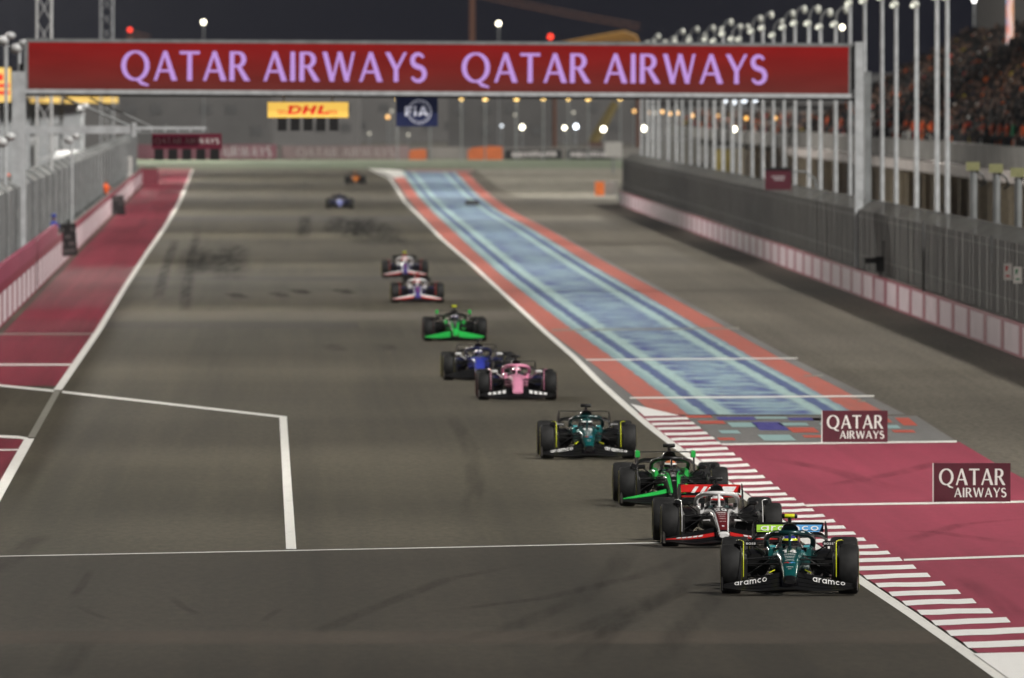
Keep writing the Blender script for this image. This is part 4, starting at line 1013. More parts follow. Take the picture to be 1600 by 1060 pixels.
for i, x in enumerate(PXS):
    off = 1.3; D = wall_D(x, off); p = Vector((wallR(D) + off, D, 0))
    t = thing('floodlight_pole', p, 'tall pale steel pole with small floodlight in the row behind the right fence', 'floodlight pole', 'floodlight poles behind the right fence', R(random.uniform(-8, 8)))
    k = random.uniform(.98, 1.03) * (1.035 if i < 7 else 1); t.scale = (1, 1, k)
    inst('pole_shaft', ME_pole, galv, t); inst('lamp_head', ME_head, lampm, t); inst('lamp_glass', ME_glass, lamp_on, t); inst('hook_arm', ME_hook, galv_d, t); inst('spot_head', ME_spot, lampm, t)
yl = mat('yellowish lamp box', (.26, .26, .13), .5, var=.2)
for x, yt in ((1521, 253), (1557, 256), (1591, 262), (1628, 268)):
    D = wall_D(x, 1.6); p = Vector((wallR(D) + 1.6, D, 0)); z = P(x, yt, D).z
    t = thing('short_lamp_post', p, 'short grey post with yellowish lamp box behind the right fence', 'lamp post', 'short lamp posts behind the right fence')
    MB().tube([(0, 0, 0), (0, 0, z - .3)], .12, 10).build('post_shaft', galv_d, t, True); MB().box((-.02, 0, z - .15), (.44, .3, .28)).build('lamp_box', yl, t)
    MB().tube([(.1, 0, z - .3), (.3, 0, z - .45), (.4, 0, z - .7), (.2, 0, z - .8)], .04, 6).build('cable_loop', blackm, t)
# small things fixed to the right fence
D = wall_D(1216, -.1); p = P(1216, 297, D)
t = thing('marshal_sign', (p.x, D, p.z), 'maroon box sign on the rail of the right fence', 'sign')
w, h = px(41, D), px(31, D); MB().bbox(-w / 2, w / 2, 0, .3, 0, h).build('sign_box', maroon_b, t); MB().bbox(-w / 2 - .02, w / 2 + .02, -.03, .33, h, h + .12).build('sign_top', blackm, t)
mb = MB()
for k in range(2): mb.bbox(-w * .25 + .1 * k, w * .25 - .03 * k, -.008, 0, h * (.62 - .14 * k), h * (.70 - .14 * k))
mb.build('lettering', mat('dim lettering', (.35, .3, .32), .6), t)
MB().tube([(w * .3, .2, h), (w * .3, .2, h + .55)], .05, 6).build('sign_post', galv_d, t)
MB().tube([(w * .4, .2, h - .05), (w * 1.05, .2, h - .08), (w * 1.4, .2, h * .55), (w * 1.45, .2, -.1)], .045, 8).build('bent_pipe', galv_d, t, True)
D = wall_D(1378, .05); p = P(1380, 425, D)
t = thing('trackside_camera', (p.x - .2, D, p.z), 'black camera on a short arm in front of the grey fence', 'camera')
MB().bbox(-.05, .25, 0, .25, .0, .55).build('camera_mount', blackm, t); MB().bbox(-.45, .1, 0, .22, .30, .50).build('camera_body', blackm, t); MB().tube([(.2, .1, .5), (.22, .1, 1.1)], .03, 6).build('camera_pole', blackm, t); MB().tube([(.1, .15, 0), (.1, .15, -.3)], .04, 6).build('camera_leg', blackm, t)
for x, y, c, nm in ((1574.5, 425, (.55, .04, .04), 'white notice with red pictogram on the grey fence'), (1590, 430, (.05, .25, .12), 'white notice with green pictogram on the grey fence')):
    D = wall_D(x, .1); p = P(x, y + 13, D); t = thing('safety_notice', (p.x, D, p.z), nm, 'notice', 'notices on the right fence', R(-55)); w, h = px(22, D), px(26, D)
    MB().bbox(-w / 2, w / 2, 0, .03, 0, h).build('notice_panel', letter_w, t); MB().plate([(-w * .25, -.004, h * .55), (-w * .05, -.004, h * .55), (w * .1, -.004, h * .85), (-w * .25, -.004, h * .85)], (0, -.002, 0)).build('pictogram', mat('pictogram %g' % x, c, .6), t)
    MB().bbox(-w * .2, w * .25, -.006, 0, h * .2, h * .3).build('pictogram', mat('pictogram %g' % x, c, .6), t)
for x, y0, y1 in ((1453, 345, 456), (1560, 368, 410)):
    D = wall_D(x, -.06); a, b_ = P(x, y0, D), P(x, y1, D)
    o = MB().bbox(-.04, .04, -.06, .06, 0, a.z - b_.z).build('fence_gate_post', galv_dd, None, loc=(a.x - .2, D, b_.z)); tag(o, 'dark upright gate post in the right fence' if y1 > 450 else 'short black bar fixed high on the right fence', 'post')
# box drain on the painted strip
o = MB().plate([(-.5, 0, 0), (.5, 0, 0), (.5, 0, .28), (.4, 0, .34), (-.4, 0, .34), (-.5, 0, .28)], (0, .6, 0)).build('marker_box', mat('dark box', (.06, .06, .06), .8, var=.3), None, loc=G(738, 321)); tag(o, 'small dark box lying on the blue painted run-off', 'box')

# ---- grandstand on the right with its crowd
def stand(D): return 36.95 - .011 * D
GB = Vector((stand(1000), 1000, 0))
gs = thing('grandstand', GB, 'tall grandstand packed with spectators behind the floodlight poles', 'grandstand')
S0, S1 = 720, 1265
under = mat('beige under-stand wall', (.52, .43, .29), .85, 0, 0, .3, .25, (1, .25, 1))
slab(stand, S0, S1, 0, 1.0, 3.45, 4.66, GB).build('front_parapet', conc_d, gs); slab(stand, S0, S1, -.9, .6, 2.75, 3.42, GB).build('walkway_edge', mat('pale fascia', (.55, .50, .48), .8, var=.2, scale=.3), gs)
slab(stand, S0, 1500, 3, 3.3, 0, 2.7, GB).build('lower_wall', under, gs)
d = S0
while d < 1500:
    slab(stand, d, d + .8, -.2, .6, 0, 2.74, GB).build('column', mat('stand column', (.50, .43, .32), .8, var=.2), gs); d += 14
seat = mat('dark terrace', (.05, .048, .047), .9, var=.3)
ROWS = 16
for k in range(ROWS): slab(stand, S0, S1, 1.0 + .85 * k, 1.85 + .85 * k, 4.2 + .5 * k - .6, 4.3 + .5 * k, GB).build('terrace_step', seat, gs)
slab(stand, S0, S1, 15.2, 16, 0, 24, GB).build('back_wall', seat, gs); slab(stand, S0, S1, 3.0, 16, 21, 21.5, GB).build('roof', seat, gs)
slab(stand, 1265, 1268, 1.0, 16, 0, 21, GB) if 0 else None
slab(stand, 845, 846, 13, 15, 12.5, 21, GB).build('roof_column', mat('pale column', (.33, .32, .31), .8), gs)
# a lower stand farther on
slab(stand, S1 + 4, 1760, 0, 1.0, 3.2, 4.3, GB).build('front_parapet', conc_d, gs)
for k in range(3): slab(stand, S1 + 4, 1760, 1.0 + .85 * k, 1.85 + .85 * k, 3.6 + .5 * k - .6, 4.0 + .5 * k, GB).build('terrace_step', seat, gs)
slab(stand, S1 + 4, 1760, 3.6, 4.1, 0, 5.9, GB).build('back_wall', conc_d, gs)
rnd = random.Random(11)
cloth = [mat('crowd cloth %d' % i, c, .85, var=.2, scale=2) for i, c in enumerate([(.008, .008, .009), (.014, .011, .01), (.03, .02, .015), (.016, .016, .02), (.008, .01, .022), (.85, .16, .02), (.85, .85, .82), (.8, .05, .03), (.10, .06, .04), (.55, .42, .05), (.05, .02, .015)])]
wts = [14, 11, 5, 7, 5, 5, 2.6, 2.4, 1.5, 1.0, 4]
skin = mat('skin', (.20, .11, .075), .6, var=.15)
mb = MB()
def crowd_person(mb, p, ci, s):
    mb.cur = ci
    w = .23 * s
    mb.loft([[p + Vector((w * a * math.cos(q), w * .8 * a * math.sin(q), z * s)) for q in [2 * math.pi * k / 6 for k in range(6)]] for z, a in ((0, .9), (.35, .95), (.58, 1.0), (.68, .45))])
    mb.cur = len(cloth) if rnd.random() < .32 else rnd.choice([0, 1, 2, 8])
    mb.loft([[p + Vector((.10 * s * a * math.cos(q), .11 * s * a * math.sin(q), z * s)) for q in [2 * math.pi * k / 6 for k in range(6)]] for z, a in ((.66, .6), (.74, 1), (.86, 1), (.95, .5))])
for k in range(ROWS):
    d = S0 + 60 + rnd.random()
    while d < S1:
        if rnd.random() < .86:
            crowd_person(mb, Vector((stand(d) + 1.35 + .85 * k + rnd.uniform(-.15, .15), d, 4.28 + .5 * k)), rnd.choices(range(len(wts)), wts)[0], rnd.uniform(.95, 1.3) * (1.25 if rnd.random() < .15 else 1))
        d += rnd.uniform(.7, 1.25)
for k in range(3):
    d = S1 + 8
    while d < 1750:
        if rnd.random() < .7: crowd_person(mb, Vector((stand(d) + 1.35 + .85 * k, d, 3.98 + .5 * k)), rnd.choices(range(len(wts)), wts)[0], rnd.uniform(1, 1.3))
        d += rnd.uniform(.9, 2.0)
crowd = mb.build('crowd', cloth + [skin], None, kind='stuff'); tag(crowd, 'dense crowd of spectators in mostly dark clothes filling the grandstand', 'crowd')

# people built as one skinned body each
def skin_mesh(name, verts, edges, radii, root):
    me = bpy.data.meshes.new(name); me.from_pydata(verts, edges, []); o = bpy.data.objects.new(name, me); col.objects.link(o)
    o.modifiers.new('s', 'SKIN'); sm = o.modifiers.new('d', 'SUBSURF'); sm.levels = 1
    for i, r in enumerate(radii): me.skin_vertices[0].data[i].radius = (r, r)
    me.skin_vertices[0].data[root].use_root = True
    dg = bpy.context.evaluated_depsgraph_get(); dg.update()
    out = bpy.data.meshes.new_from_object(o.evaluated_get(dg)); bpy.data.objects.remove(o); bpy.data.meshes.remove(me); out.name = name
    out.materials.clear()
    for p in out.polygons: p.use_smooth = True
    return out
def person_mesh(name, arm=((.24, .05, 1.12), (.26, -.06, .86)), armr=None, lean=0):
    armr = armr or arm
    V = [(0, 0, .95), (0, -lean * .3, 1.2), (0, -lean * .7, 1.42), (0, -lean * .9, 1.53), (0, -lean, 1.64), (0, -lean, 1.75), (.19, -lean * .7, 1.42), (arm[0][0], arm[0][1] - lean * .5, arm[0][2]), (arm[1][0], arm[1][1] - lean * .5, arm[1][2]), (-.19, -lean * .7, 1.42), (-armr[0][0], armr[0][1] - lean * .5, armr[0][2]), (-armr[1][0], armr[1][1] - lean * .5, armr[1][2]), (.1, 0, .9), (.12, .02, .5), (.12, .04, .08), (.13, -.12, .04), (-.1, 0, .9), (-.12, -.02, .5), (-.12, .0, .08), (-.13, -.16, .04)]
    E = [(0, 1), (1, 2), (2, 3), (3, 4), (4, 5), (2, 6), (6, 7), (7, 8), (2, 9), (9, 10), (10, 11), (0, 12), (12, 13), (13, 14), (14, 15), (0, 16), (16, 17), (17, 18), (18, 19)]
    Rr = [.15, .15, .15, .06, .105, .09, .075, .05, .04, .075, .05, .04, .095, .07, .05, .04, .095, .07, .05, .04]
    me = skin_mesh(name, V, E, Rr, 0); zs = [p.center.z for p in me.polygons]
    for i in range(3): me.materials.append(None)
    for p in me.polygons: p.material_index = 2 if p.center.z > 1.53 else (1 if p.center.z > .95 else 0)
    return me
PM = [person_mesh('person_a'), person_mesh('person_b', ((.3, -.12, 1.2), (.2, -.34, 1.25))), person_mesh('person_c', ((.26, .0, 1.62), (.2, -.05, 1.95)), ((.26, .02, 1.1), (.28, -.1, .85)))]
cl = {k: mat('clothing ' + k, c, .8, var=.15, scale=6) for k, c in dict(orange=(.85, .12, .015), white=(.65, .65, .65), blue=(.03, .05, .28), dark=(.03, .03, .035), green=(.03, .30, .12), yellow=(.6, .65, .05), grey=(.2, .2, .21)).items()}
def person(loc, top, legs, label, group=None, rz=0, k=0, hat=None, sc=1):
    me = PM[k % 3]; o = bpy.data.objects.new('person', me); col.objects.link(o); o.location = loc; o.rotation_euler = (0, 0, rz); o.scale = (sc, sc, sc)
    for s, m_ in zip(o.material_slots, (cl[legs], cl[top], skin)): s.link = 'OBJECT'; s.material = m_
    tag(o, label, 'person', group)
    if hat:
        MB().loft([[Vector((.108 * a * math.cos(q), .112 * a * math.sin(q) + .005, z)) for q in [2 * math.pi * j / 10 for j in range(10)]] for z, a in ((1.68, 1.06), (1.75, 1.08), (1.82, .85), (1.86, .3))]).build('cap', cl[hat], o, True)
    return o
for i, (x, top) in enumerate([(1205, 'orange'), (1215, 'orange'), (1286, 'orange'), (1308, 'orange'), (1367, 'orange'), (1408, 'orange'), (1418, 'orange'), (1434, 'orange'), (1447.6, 'orange'), (1500, 'orange'), (1528, 'orange'), (1541.6, 'orange'), (1553, 'orange'), (1565, 'orange'), (1574, 'green'), (1589, 'orange'), (1597, 'orange')]):
    D = (36.95 + .9) / ((x - 800) / FPX + .011)
    if D > S1: continue
    lab = 'steward in orange jacket standing at the front rail of the grandstand' if top == 'orange' else 'spectator in green top standing among the orange stewards at the rail'
    person((stand(D) + 1.25, D, 4.29), top, 'dark', lab, 'stewards along the grandstand rail' if top == 'orange' else None, R(-70), i, None, 1.0)

# light mast, LED tower and lamps seen over the stand
D = 1120; p = P(1578, 70, D)
t = thing('led_tower', (p.x + .0, D, 0), 'tall narrow LED screen glowing blue and orange at the edge of the grandstand', 'LED screen')
m = bpy.data.materials.new('LED tower face'); m.use_nodes = True; b = m.node_tree.nodes['Principled BSDF']; tc = N(m, 'ShaderNodeTexCoord')
r_ = ramp(m, [(0, (.75, .55, .50)), (.25, (.9, .45, .25)), (.4, (.85, .8, .8)), (.6, (.9, .3, .2)), (.72, (.25, .5, .8)), (.85, (.8, .8, .85)), (1, (.15, .35, .75))]); L(m, mapr(m, noise(m, tc.outputs['Object'], 1, 2, (1.2, 1, .55)), .25, .75), r_.inputs[0])
L(m, r_.outputs[0], b.inputs['Emission Color']); b.inputs['Emission Strength'].default_value = .9
w = px(11, D); MB().bbox(-w / 2, w / 2, 0, .4, p.z, p.z + 5.5).build('screen', m, t); MB().bbox(-w / 2 - .06, w / 2 + .06, .1, .5, 9.7, p.z + 5.6).build('tower_frame', blackm, t)

# ================================================================== LEFT SIDE: PIT WALL
LB = Vector((wallL(700), 700, 0))
lw = thing('pit_wall', LB, 'low pit wall with white panels and maroon top band along the left verge', 'wall')
D0, D1 = 300, 1330
slab(wallL, D0, D1, -.16, 0, 0, 1.40, LB).build('wall_body', conc, lw)
white_l = mat('white wall panel', (.78, .72, .76), .5, 0, 0, .12, .8)
slab(wallL, D0, D1, 0, .05, 1.10, 1.42, LB).build('upper_rail', pink_edge, lw); slab(wallL, D0, D1, 0, .05, 0, .08, LB).build('lower_rail', pink_edge, lw)
d = D0
while d + PITCH <= D1:
    slab(wallL, d + 2.6, d + PITCH, .001, .04, .08, 1.10, LB).build('advert_panel', white_l, lw); slab(wallL, d, d + 2.6, .001, .05, .08, 1.10, LB).build('panel_frame', pink_edge, lw)
    d += PITCH
slab(wallL, D0, 655, -.14, .06, 1.42, 1.95, LB).build('maroon_band', mat('maroon wall band', (.33, .07, .12), .6, var=.2, scale=.4), lw)
fence(wallL, 300, 1330, -.55, 1.40, 4.0, 24, 'debris_fence', 'pale grey mesh fence on the pit wall at the left of the straight', mesh_l, galv_d, -.5, LB)
def left_D(x, off): return (-7.26 + off) / ((x - 800) / FPX + .01857)
# end box, info board
D = 1335; o = MB().bbox(-.6, .75, 0, 1.5, 0, 1.4).build('end_box', mat('maroon foam', (.22, .04, .06), .7, var=.2), None, loc=(G(233, 290).x, G(233, 290).y, 0)); tag(o, 'maroon foam box closing the far end of the left wall', 'foam box')
D = left_D(199, -.45); p = P(199, 275, D); t = thing('information_board', (p.x, D - .1, p.z), 'white board with rows of dark print on the left fence', 'board')
w, h = px(14, D), px(30, D); MB().bbox(-w / 2, w / 2, 0, .05, 0, h).build('board_panel', letter_w, t)
for k in range(4): MB().bbox(-w * .3, w * .3, -.01, 0, h * (.15 + .2 * k), h * (.27 + .2 * k)).build('print_row', galv_d, t)
# pit boards held out over the wall, with crew behind
def pit_board(x, yt, yb, label, tilt):
    D = left_D(x - 4, .25); p = P(x, yb, D); w, h = px(25, D), px(yb - yt, D)
    t = thing('pit_board', (p.x, D, p.z), label, 'pit board', 'pit boards over the left wall'); t.rotation_euler = (0, R(tilt), 0)
    MB().bbox(-w / 2, w / 2, 0, .04, 0, h).build('board_panel', blackm, t)
    mb = MB(); rr = random.Random(int(x))
    for k in range(4):
        for j in range(4):
            if rr.random() < .6: mb.bbox(-w * .4 + j * w * .2, -w * .4 + j * w * .2 + w * .12, -.008, 0, h * (.1 + .22 * k), h * (.22 + .22 * k))
    mb.build('numerals', mat('dim board numerals', (.13, .12, .12), .6), t)
    MB().tube([(-w * .3, .05, h * .8), (-w * .5, .06, h * .9), (-1.0, .1, h * .85)], .03, 6).build('handle', galv, t)
    return D, p
D, p = pit_board(109, 350, 400, 'black pit board held over the white wall beside a crew member in blue', -4)
person((wallL(D) - .36, D + .6, .45), 'blue', 'dark', 'crew member in blue leaning over the pit wall behind a pit board', 'pit crew on the wall', R(60), 1, 'blue', .98)
D2, p2 = pit_board(184, 306, 338, 'smaller dark pit board farther along the white wall', -6)
person((wallL(D2) - .36, D2 + .6, .45), 'orange', 'dark', 'crew member in orange beside the farther pit board', None, R(60), 1)
for x, y, top, legs, lab, hat in ((12, 305, 'white', 'orange', 'marshal in white top and orange cap behind the left fence', 'orange'), (50, 302, 'blue', 'dark', 'crew member in blue behind the fence beside the gantry post', None), (62, 302, 'blue', 'white', 'second crew member in blue beside the first by the gantry post', None), (178, 250, 'blue', 'grey', 'person in blue standing on the far pit wall stand', None), (164, 250, 'white', 'grey', 'person in white standing on the far pit wall stand', None)):
    D = left_D(x, -2.4); p = P(x, y, D); person((p.x, D, max(.0, p.z - .9)), top, legs, lab, None, R(40), 0, hat)
    q = MB().bbox(-1.2, .9, -1.0, 1.0, 0, max(.05, p.z - .9)).build('stand_platform', galv_d, None, loc=(p.x, D, 0)); tag(q, 'low steel platform carrying the ' + lab.split(' behind')[0].split(' beside')[0].split(' standing')[0], 'platform')
# lattice towers behind the gantry (unseen floodlight heads added on top as fill)
def lattice(par, w, h, m, step=1.0):
    c = [(-w / 2, -w / 2), (w / 2, -w / 2), (w / 2, w / 2), (-w / 2, w / 2)]
    for x, y in c: MB().tube([(x, y, 0), (x, y, h)], .06, 6).build('chord', m, par)
    mb = MB(); z = 0; k = 0
    while z + step <= h:
        for i in range(4):
            a, b = c[i], c[(i + 1) % 4]
            if k % 2: a, b = b, a
            mb.tube([(a[0], a[1], z), (b[0], b[1], z + step)], .022, 4)
        z += step; k += 1
    mb.build('lacing', m, par, kind='stuff')
def floodlight(par, h, aim, power, spread, col_=(1, .95, .86), dx=0):  # unseen lamp bank and spot, added as fill light
    MB().bbox(-1.6, 1.6, -.3, .3, h, h + 1.6).build('fill_lamp_bank', lampm, par)
    l = bpy.data.lights.new('fill_lamp', 'SPOT'); l.energy = power; l.spot_size = R(spread); l.spot_blend = .9; l.shadow_soft_size = 1.6; l.color = col_
    o = bpy.data.objects.new('fill_lamp', l); col.objects.link(o); o.parent = par; o.location = (dx, 0, h - .5)
    wpos = Vector(par.location) + Vector((dx, 0, h - .5)); o.rotation_euler = (Vector(aim) - wpos).to_track_quat('-Z', 'Y').to_euler()
white_steel = mat('white steel', (.55, .56, .57), .5, .1, var=.1)
TOWERS = [(69, 690, 22, .65), (167, 1250, 24, 1.0)]
for i, (x, D, w, mw) in enumerate(TOWERS):
    p = P(x, 300, D); t = thing('lattice_tower', (p.x, D, 0), ['white steel lattice tower rising just right of the gantry post', 'grey steel lattice tower farther along the pit lane'][i], 'lattice tower')
    lattice(t, mw, 26, white_steel if i == 0 else galv, 1.2)
    floodlight(t, 26, (-12, D - 60, 0), TOWER_FILL, 120)
# yellow board and canopy strip on the pit buildings
D = 730; p = P(0, 160, D); t = thing('yellow_hoarding', (P(-20, 160, D).x, D, 0), 'yellow hoarding with red print above the pit building', 'hoarding')
def lb(t, x0, x1, y0, y1, D, d0, d1, name, m):
    a, b_ = P(x0, y1, D), P(x1, y0, D); o = Vector(t.location); return MB().bbox(a.x - o.x, b_.x - o.x, d0, d1, a.z - o.z, b_.z - o.z).build(name, m, t)
ylw = mat('lit yellow hoarding', (.5, .35, .08), .6, emit=(.85, .55, .16), es=.85, var=.2)
lb(t, -60, 17, 106, 160, D, 0, .2, 'panel', ylw); lb(t, -60, 15, 131, 137, D, -.03, 0, 'print_row', hang_red); lb(t, -60, 15, 142, 148, D, -.03, 0, 'print_row', hang_red); lb(t, -40, 5, 116, 126, D, -.03, 0, 'print_row', hang_red)
o = Vector(t.location)
for x in (-45, -5): a = P(x, 155, D); MB().tube([Vector((a.x - o.x, .35, 0)), Vector((a.x - o.x, .35, P(x, 108, D).z))], .12, 8).build('support', galv_d, t)
D = 1250; t = thing('lit_canopy', (P(80, 160, D).x, D, 0), 'row of yellow lit canopy strips showing under the left end of the screen', 'canopy'); o = Vector(t.location)
lb(t, -60, 94, 152, 161, D, .3, .6, 'canopy_strip', ylw); lb(t, 101, 184, 153, 161, D, .3, .6, 'canopy_strip', ylw); lb(t, 105, 184, 146, 151, D, .5, .8, 'canopy_strip', ylw)
lb(t, -60, 184, 150, 163, D, .9, 3, 'canopy_beam', conc_d)
for x in (-30, 95, 175): a = P(x, 155, D); MB().tube([Vector((a.x - o.x, 1.5, 0)), Vector((a.x - o.x, 1.5, a.z))], .15, 8).build('support', galv_d, t)
# pit building: long dark block with a pale canopy
pbm = mat('dark pit building', (.045, .044, .048), .8, var=.3, scale=.2)
D = 900; p = P(60, 250, 1000); t = thing('pit_building', (p.x - 5, 1000, 0), 'long dark pit building with pale columns behind the left fence', 'building')
o = Vector(t.location)
def pitl(D): return wallL(D) - 9
slab(pitl, 760, 1700, -10, 0, 0, 7.4, o).build('wall', pbm, t); slab(pitl, 760, 1700, -10.4, 1.6, 7.4, 7.9, o).build('roof_edge', conc_d, t)
slab(pitl, 760, 1700, .02, .06, 3.2, 3.7, o).build('fascia', mat('pale fascia band', (.30, .30, .31), .7, var=.3, scale=.2), t)
d = 770
while d < 1690:
    slab(pitl, d, d + .8, .03, .5, 0, 7.35, o).build('column', galv, t)
    if int(d) % 3: slab(pitl, d + 3, d + 14, .01, .05, .3, 3.0, o).build('garage_opening', mat('garage interior', (.12, .115, .11), .7, var=.5, scale=.15), t)
    d += 22
# pit wall stands: pale canopies and posts
for i, (x, y, lab) in enumerate(((100, 262, 'white pit wall canopy on thin posts behind the left fence'), (140, 248, 'second white pit wall canopy farther along the left fence'))):
    D = left_D(x, -3.0); p = P(x, y, D); t = thing('pit_canopy', (p.x, D, 0), lab, 'canopy'); z = P(x, 250, D).z
    MB().plate([(-1.2, -9, z), (1.0, -9, z - .1), (1.0, 30, z + .3), (-1.2, 30, z + .4)], (0, 0, .12)).build('roof', white_steel, t)
    for yy in (-8, 2, 12, 28): MB().tube([(0, yy, 0), (0, yy, z + .1)], .06, 6).build('support', white_steel, t)
    for xx, yy, hh in ((-1.6, -8, 1.5), (-.8, 5, 1.9), (-2.2, 14, 1.2), (-1.2, 24, 2.2)):
        MB().tube([(xx, yy, 0), (xx, yy, z + hh)], .055, 6).build('aerial_pole', white_steel, t); MB().bbox(xx - .3, xx + .3, yy - .1, yy + .1, z + hh - .35, z + hh).build('equipment_box', galv_d if hh > 1.6 else white_steel, t)
    MB().bbox(-1.0, .6, -6, 26, .6, z - .9).build('desk', galv_d, t)
# lamps and cameras on poles at the left
for x, yt, D, lab in ((30, 72, 600, 'white twin-headed camera on a thin mast beside the end of the gantry screen'), (112, 216, 760, 'white lamp head on a short post behind the left fence'), (130, 168, 1000, 'round white lamp on a thin post under the gantry'), (8, 218, 560, 'pale lamp on a post at the left edge behind the fence'), (38 * .25, 60, 640, 'thin grey mast rising by the yellow hoarding')):
    p = P(x, yt, D); t = thing('lamp_post', (p.x, D, 0), lab, 'lamp post')
    MB().tube([(0, 0, 0), (0, 0, p.z)], .07, 8).build('post_shaft', galv, t, True); MB().ball((-.12, 0, p.z - .1), (.26, .2, .2)).build('lamp_head', white_steel, t, True); MB().ball((.18, 0, p.z + .1), (.22, .2, .16)).build('lamp_head', white_steel, t, True)

# ================================================================== FAR END
FB = 1850.0
fbm = mat('far barrier grey', (.17, .16, .15), .85, var=.25, scale=.15)
t = thing('end_barrier', (P(560, 250, FB).x, FB, 0), 'long low barrier of sponsor boards across the end of the straight', 'barrier')
lb(t, 120, 1000, 231, 250.5, FB, 0, 1, 'wall_body', fbm)
fm = mat('far maroon', (.19, .07, .09), .7, var=.2, scale=.3); fdim = mat('far dim lettering', (.32, .28, .27), .7); fwh = mat('far white lettering', (.5, .47, .47), .7)
lb(t, 215, 432, 226, 249, FB, -.2, -.01, 'board', fm); lb(t, 440, 640, 228, 249, FB, -.2, -.01, 'board', mat('far grey maroon', (.18, .13, .13), .7, var=.2, scale=.3))
lb(t, 790, 878, 234, 249, FB, -.2, -.01, 'board', blackm); lb(t, 886, 958, 234, 249, FB, -.2, -.01, 'board', blackm); lb(t, 670, 726, 230, 249, FB, -.2, -.01, 'board', fbm)
def fword(text, x0, x1, yt, yb, m):
    a = P(x0, yb, FB); b_ = P(x1, yt, FB); o = Vector(t.location); cap = b_.z - a.z
    word(t, 'board_lettering', text, m, (a.x - o.x, -.22, a.z), (1, 0, 0), (0, 0, 1), cap, b_.x - a.x)
fword('AIRWAYS', 346, 424, 229, 246, fwh); fword('QATAR AIRWAYS', 464, 616, 231, 246, fdim)
rr = random.Random(5)
for x0, x1 in ((800, 866), (892, 948)):
    x = x0
    while x < x1: w_ = rr.uniform(5, 9); lb(t, x, x + w_ - 2, 237 + rr.uniform(0, 2), 245 + rr.uniform(-1, 1), FB, -.26, -.21, 'board_mark', fwh); x += w_
of = mat('orange tarpaulin', (.48, .115, .03), .8, var=.2, scale=.4)
for (x0, x1, y0, lab) in ((639, 666, 233, 'small orange tarpaulin stack in front of the end barrier'), (731, 785, 229, 'wide orange tarpaulin mound in front of the end barrier')):
    p = P((x0 + x1) / 2, 251, FB - 6); w = px(x1 - x0, FB); h = px(250 - y0, FB)
    o = MB().plate([(-w / 2, 0, 0), (w / 2, 0, 0), (w / 2, 0, h * .95), (w * .2, 0, h), (-w * .35, 0, h * .9), (-w / 2, 0, h * .7)], (0, 3, 0)).build('tarpaulin_stack', of, None, loc=(p.x, FB - 6, 0)); tag(o, lab, 'tarpaulin')
p = P(958, 250, 1500); t2 = thing('white_sign', (p.x, 1500, 0), 'white square sign on a post at the far end of the right fence', 'sign'); lb(t2, 945, 972, 222, 246, 1500, 0, .2, 'panel', mat('far white panel', (.40, .39, .37), .7, var=.2)); MB().tube([(0, .15, 0), (0, .15, 2)], .1, 6).build('post', galv_d, t2)
# dim buildings and banks beyond
bm_ = [mat('far building %d' % i, (c, c * .97, c * .95), .9, var=.25, scale=.06) for i, c in enumerate((.145, .115, .165, .10))]
win = mat('far window', (.09, .09, .09), .5, var=.3)
FBLD = [(-120, 190, 118, 2300, 0, 'broad grey hall beyond the pit buildings'), (185, 420, 128, 2150, 1, 'low dark hall behind the maroon light board'), (400, 560, 120, 2400, 2, 'pale grey block behind the yellow start light board'), (548, 720, 110, 2600, 0, 'wide grey block behind the navy sign'), (700, 860, 135, 2200, 3, 'dark low hall behind the orange tarpaulins'), (845, 1010, 125, 2500, 1, 'dark hall behind the black sponsor boards'), (1000, 1240, 160, 2700, 2, 'pale hall beyond the far floodlight poles'), (1220, 1500, 165, 2900, 3, 'dark hall far behind the grandstand')]
for (x0, x1, yt, D, mi, lab) in FBLD:
    a, b_ = P(x0, yt, D), P(x1, yt, D); t = thing('far_building', ((a.x + b_.x) / 2, D, 0), lab, 'building'); w = b_.x - a.x
    MB().bbox(-w / 2, w / 2, 0, 40, 0, a.z).build('wall', bm_[mi], t); MB().bbox(-w / 2 - .5, w / 2 + .5, -.6, 40, a.z, a.z + .5).build('roof_edge', bm_[(mi + 1) % 4], t)
    n = max(3, int(w / 3.2))
    for k in range(n):
        for zz in (2.2, 5.2):
            if rr.random() < .55 and zz + 1.4 < a.z: xx = -w / 2 + w * (k + .5) / n; MB().bbox(xx - .8, xx + .8, -.06, 0, zz, zz + 1.3).build('window', win, t)
hb = MB(); pts = []
for i in range(41):
    x = -1440 + i * 72; pts.append((x, 14 + 3 * math.sin(i * .9) + 2 * math.sin(i * 2.3)))
hb.loft([[Vector((x, 3300, 0)), Vector((x, 3360, h)), Vector((x, 3500, h)), Vector((x, 3600, 0))] for x, h in pts], closed=False); struct(hb, 'hills', mat('dark hills', (.05, .05, .05), .95, var=.3, scale=.02))
# lamps in the distance
def far_lamp(x, y, D, c, es, r, lab, grp, name='street_lamp', flat=1.0):
    r *= .68; p = P(x, y, D); t = thing(name, (p.x, D, 0), lab, 'street lamp', grp)
    MB().tube([(0, .3, 0), (0, .3, p.z)], .09, 6).build('post_shaft', galv_d, t)
    MB().ball((0, 0, p.z), (r, r, r * flat), 8, 6).build('lamp', mat('lamp glow %s' % str(c) + str(es), (.5, .5, .5), .5, emit=c, es=es), t, True)
    MB().tube([(0, .3, p.z + r * .8), (0, 0, p.z + r * .8)], .06, 6).build('lamp_arm', galv_d, t)
WW, OO, BW = (1, .93, .72), (1, .50, .10), (.85, .92, 1)
for x, y, r in ((816, 199, .40), (882, 200, .33), (943, 202, .46), (1005.5, 201, .48)): far_lamp(x, y, 1960, WW, 9, r, 'bright warm white lamp in the row over the end barrier', 'bright lamps over the end barrier')
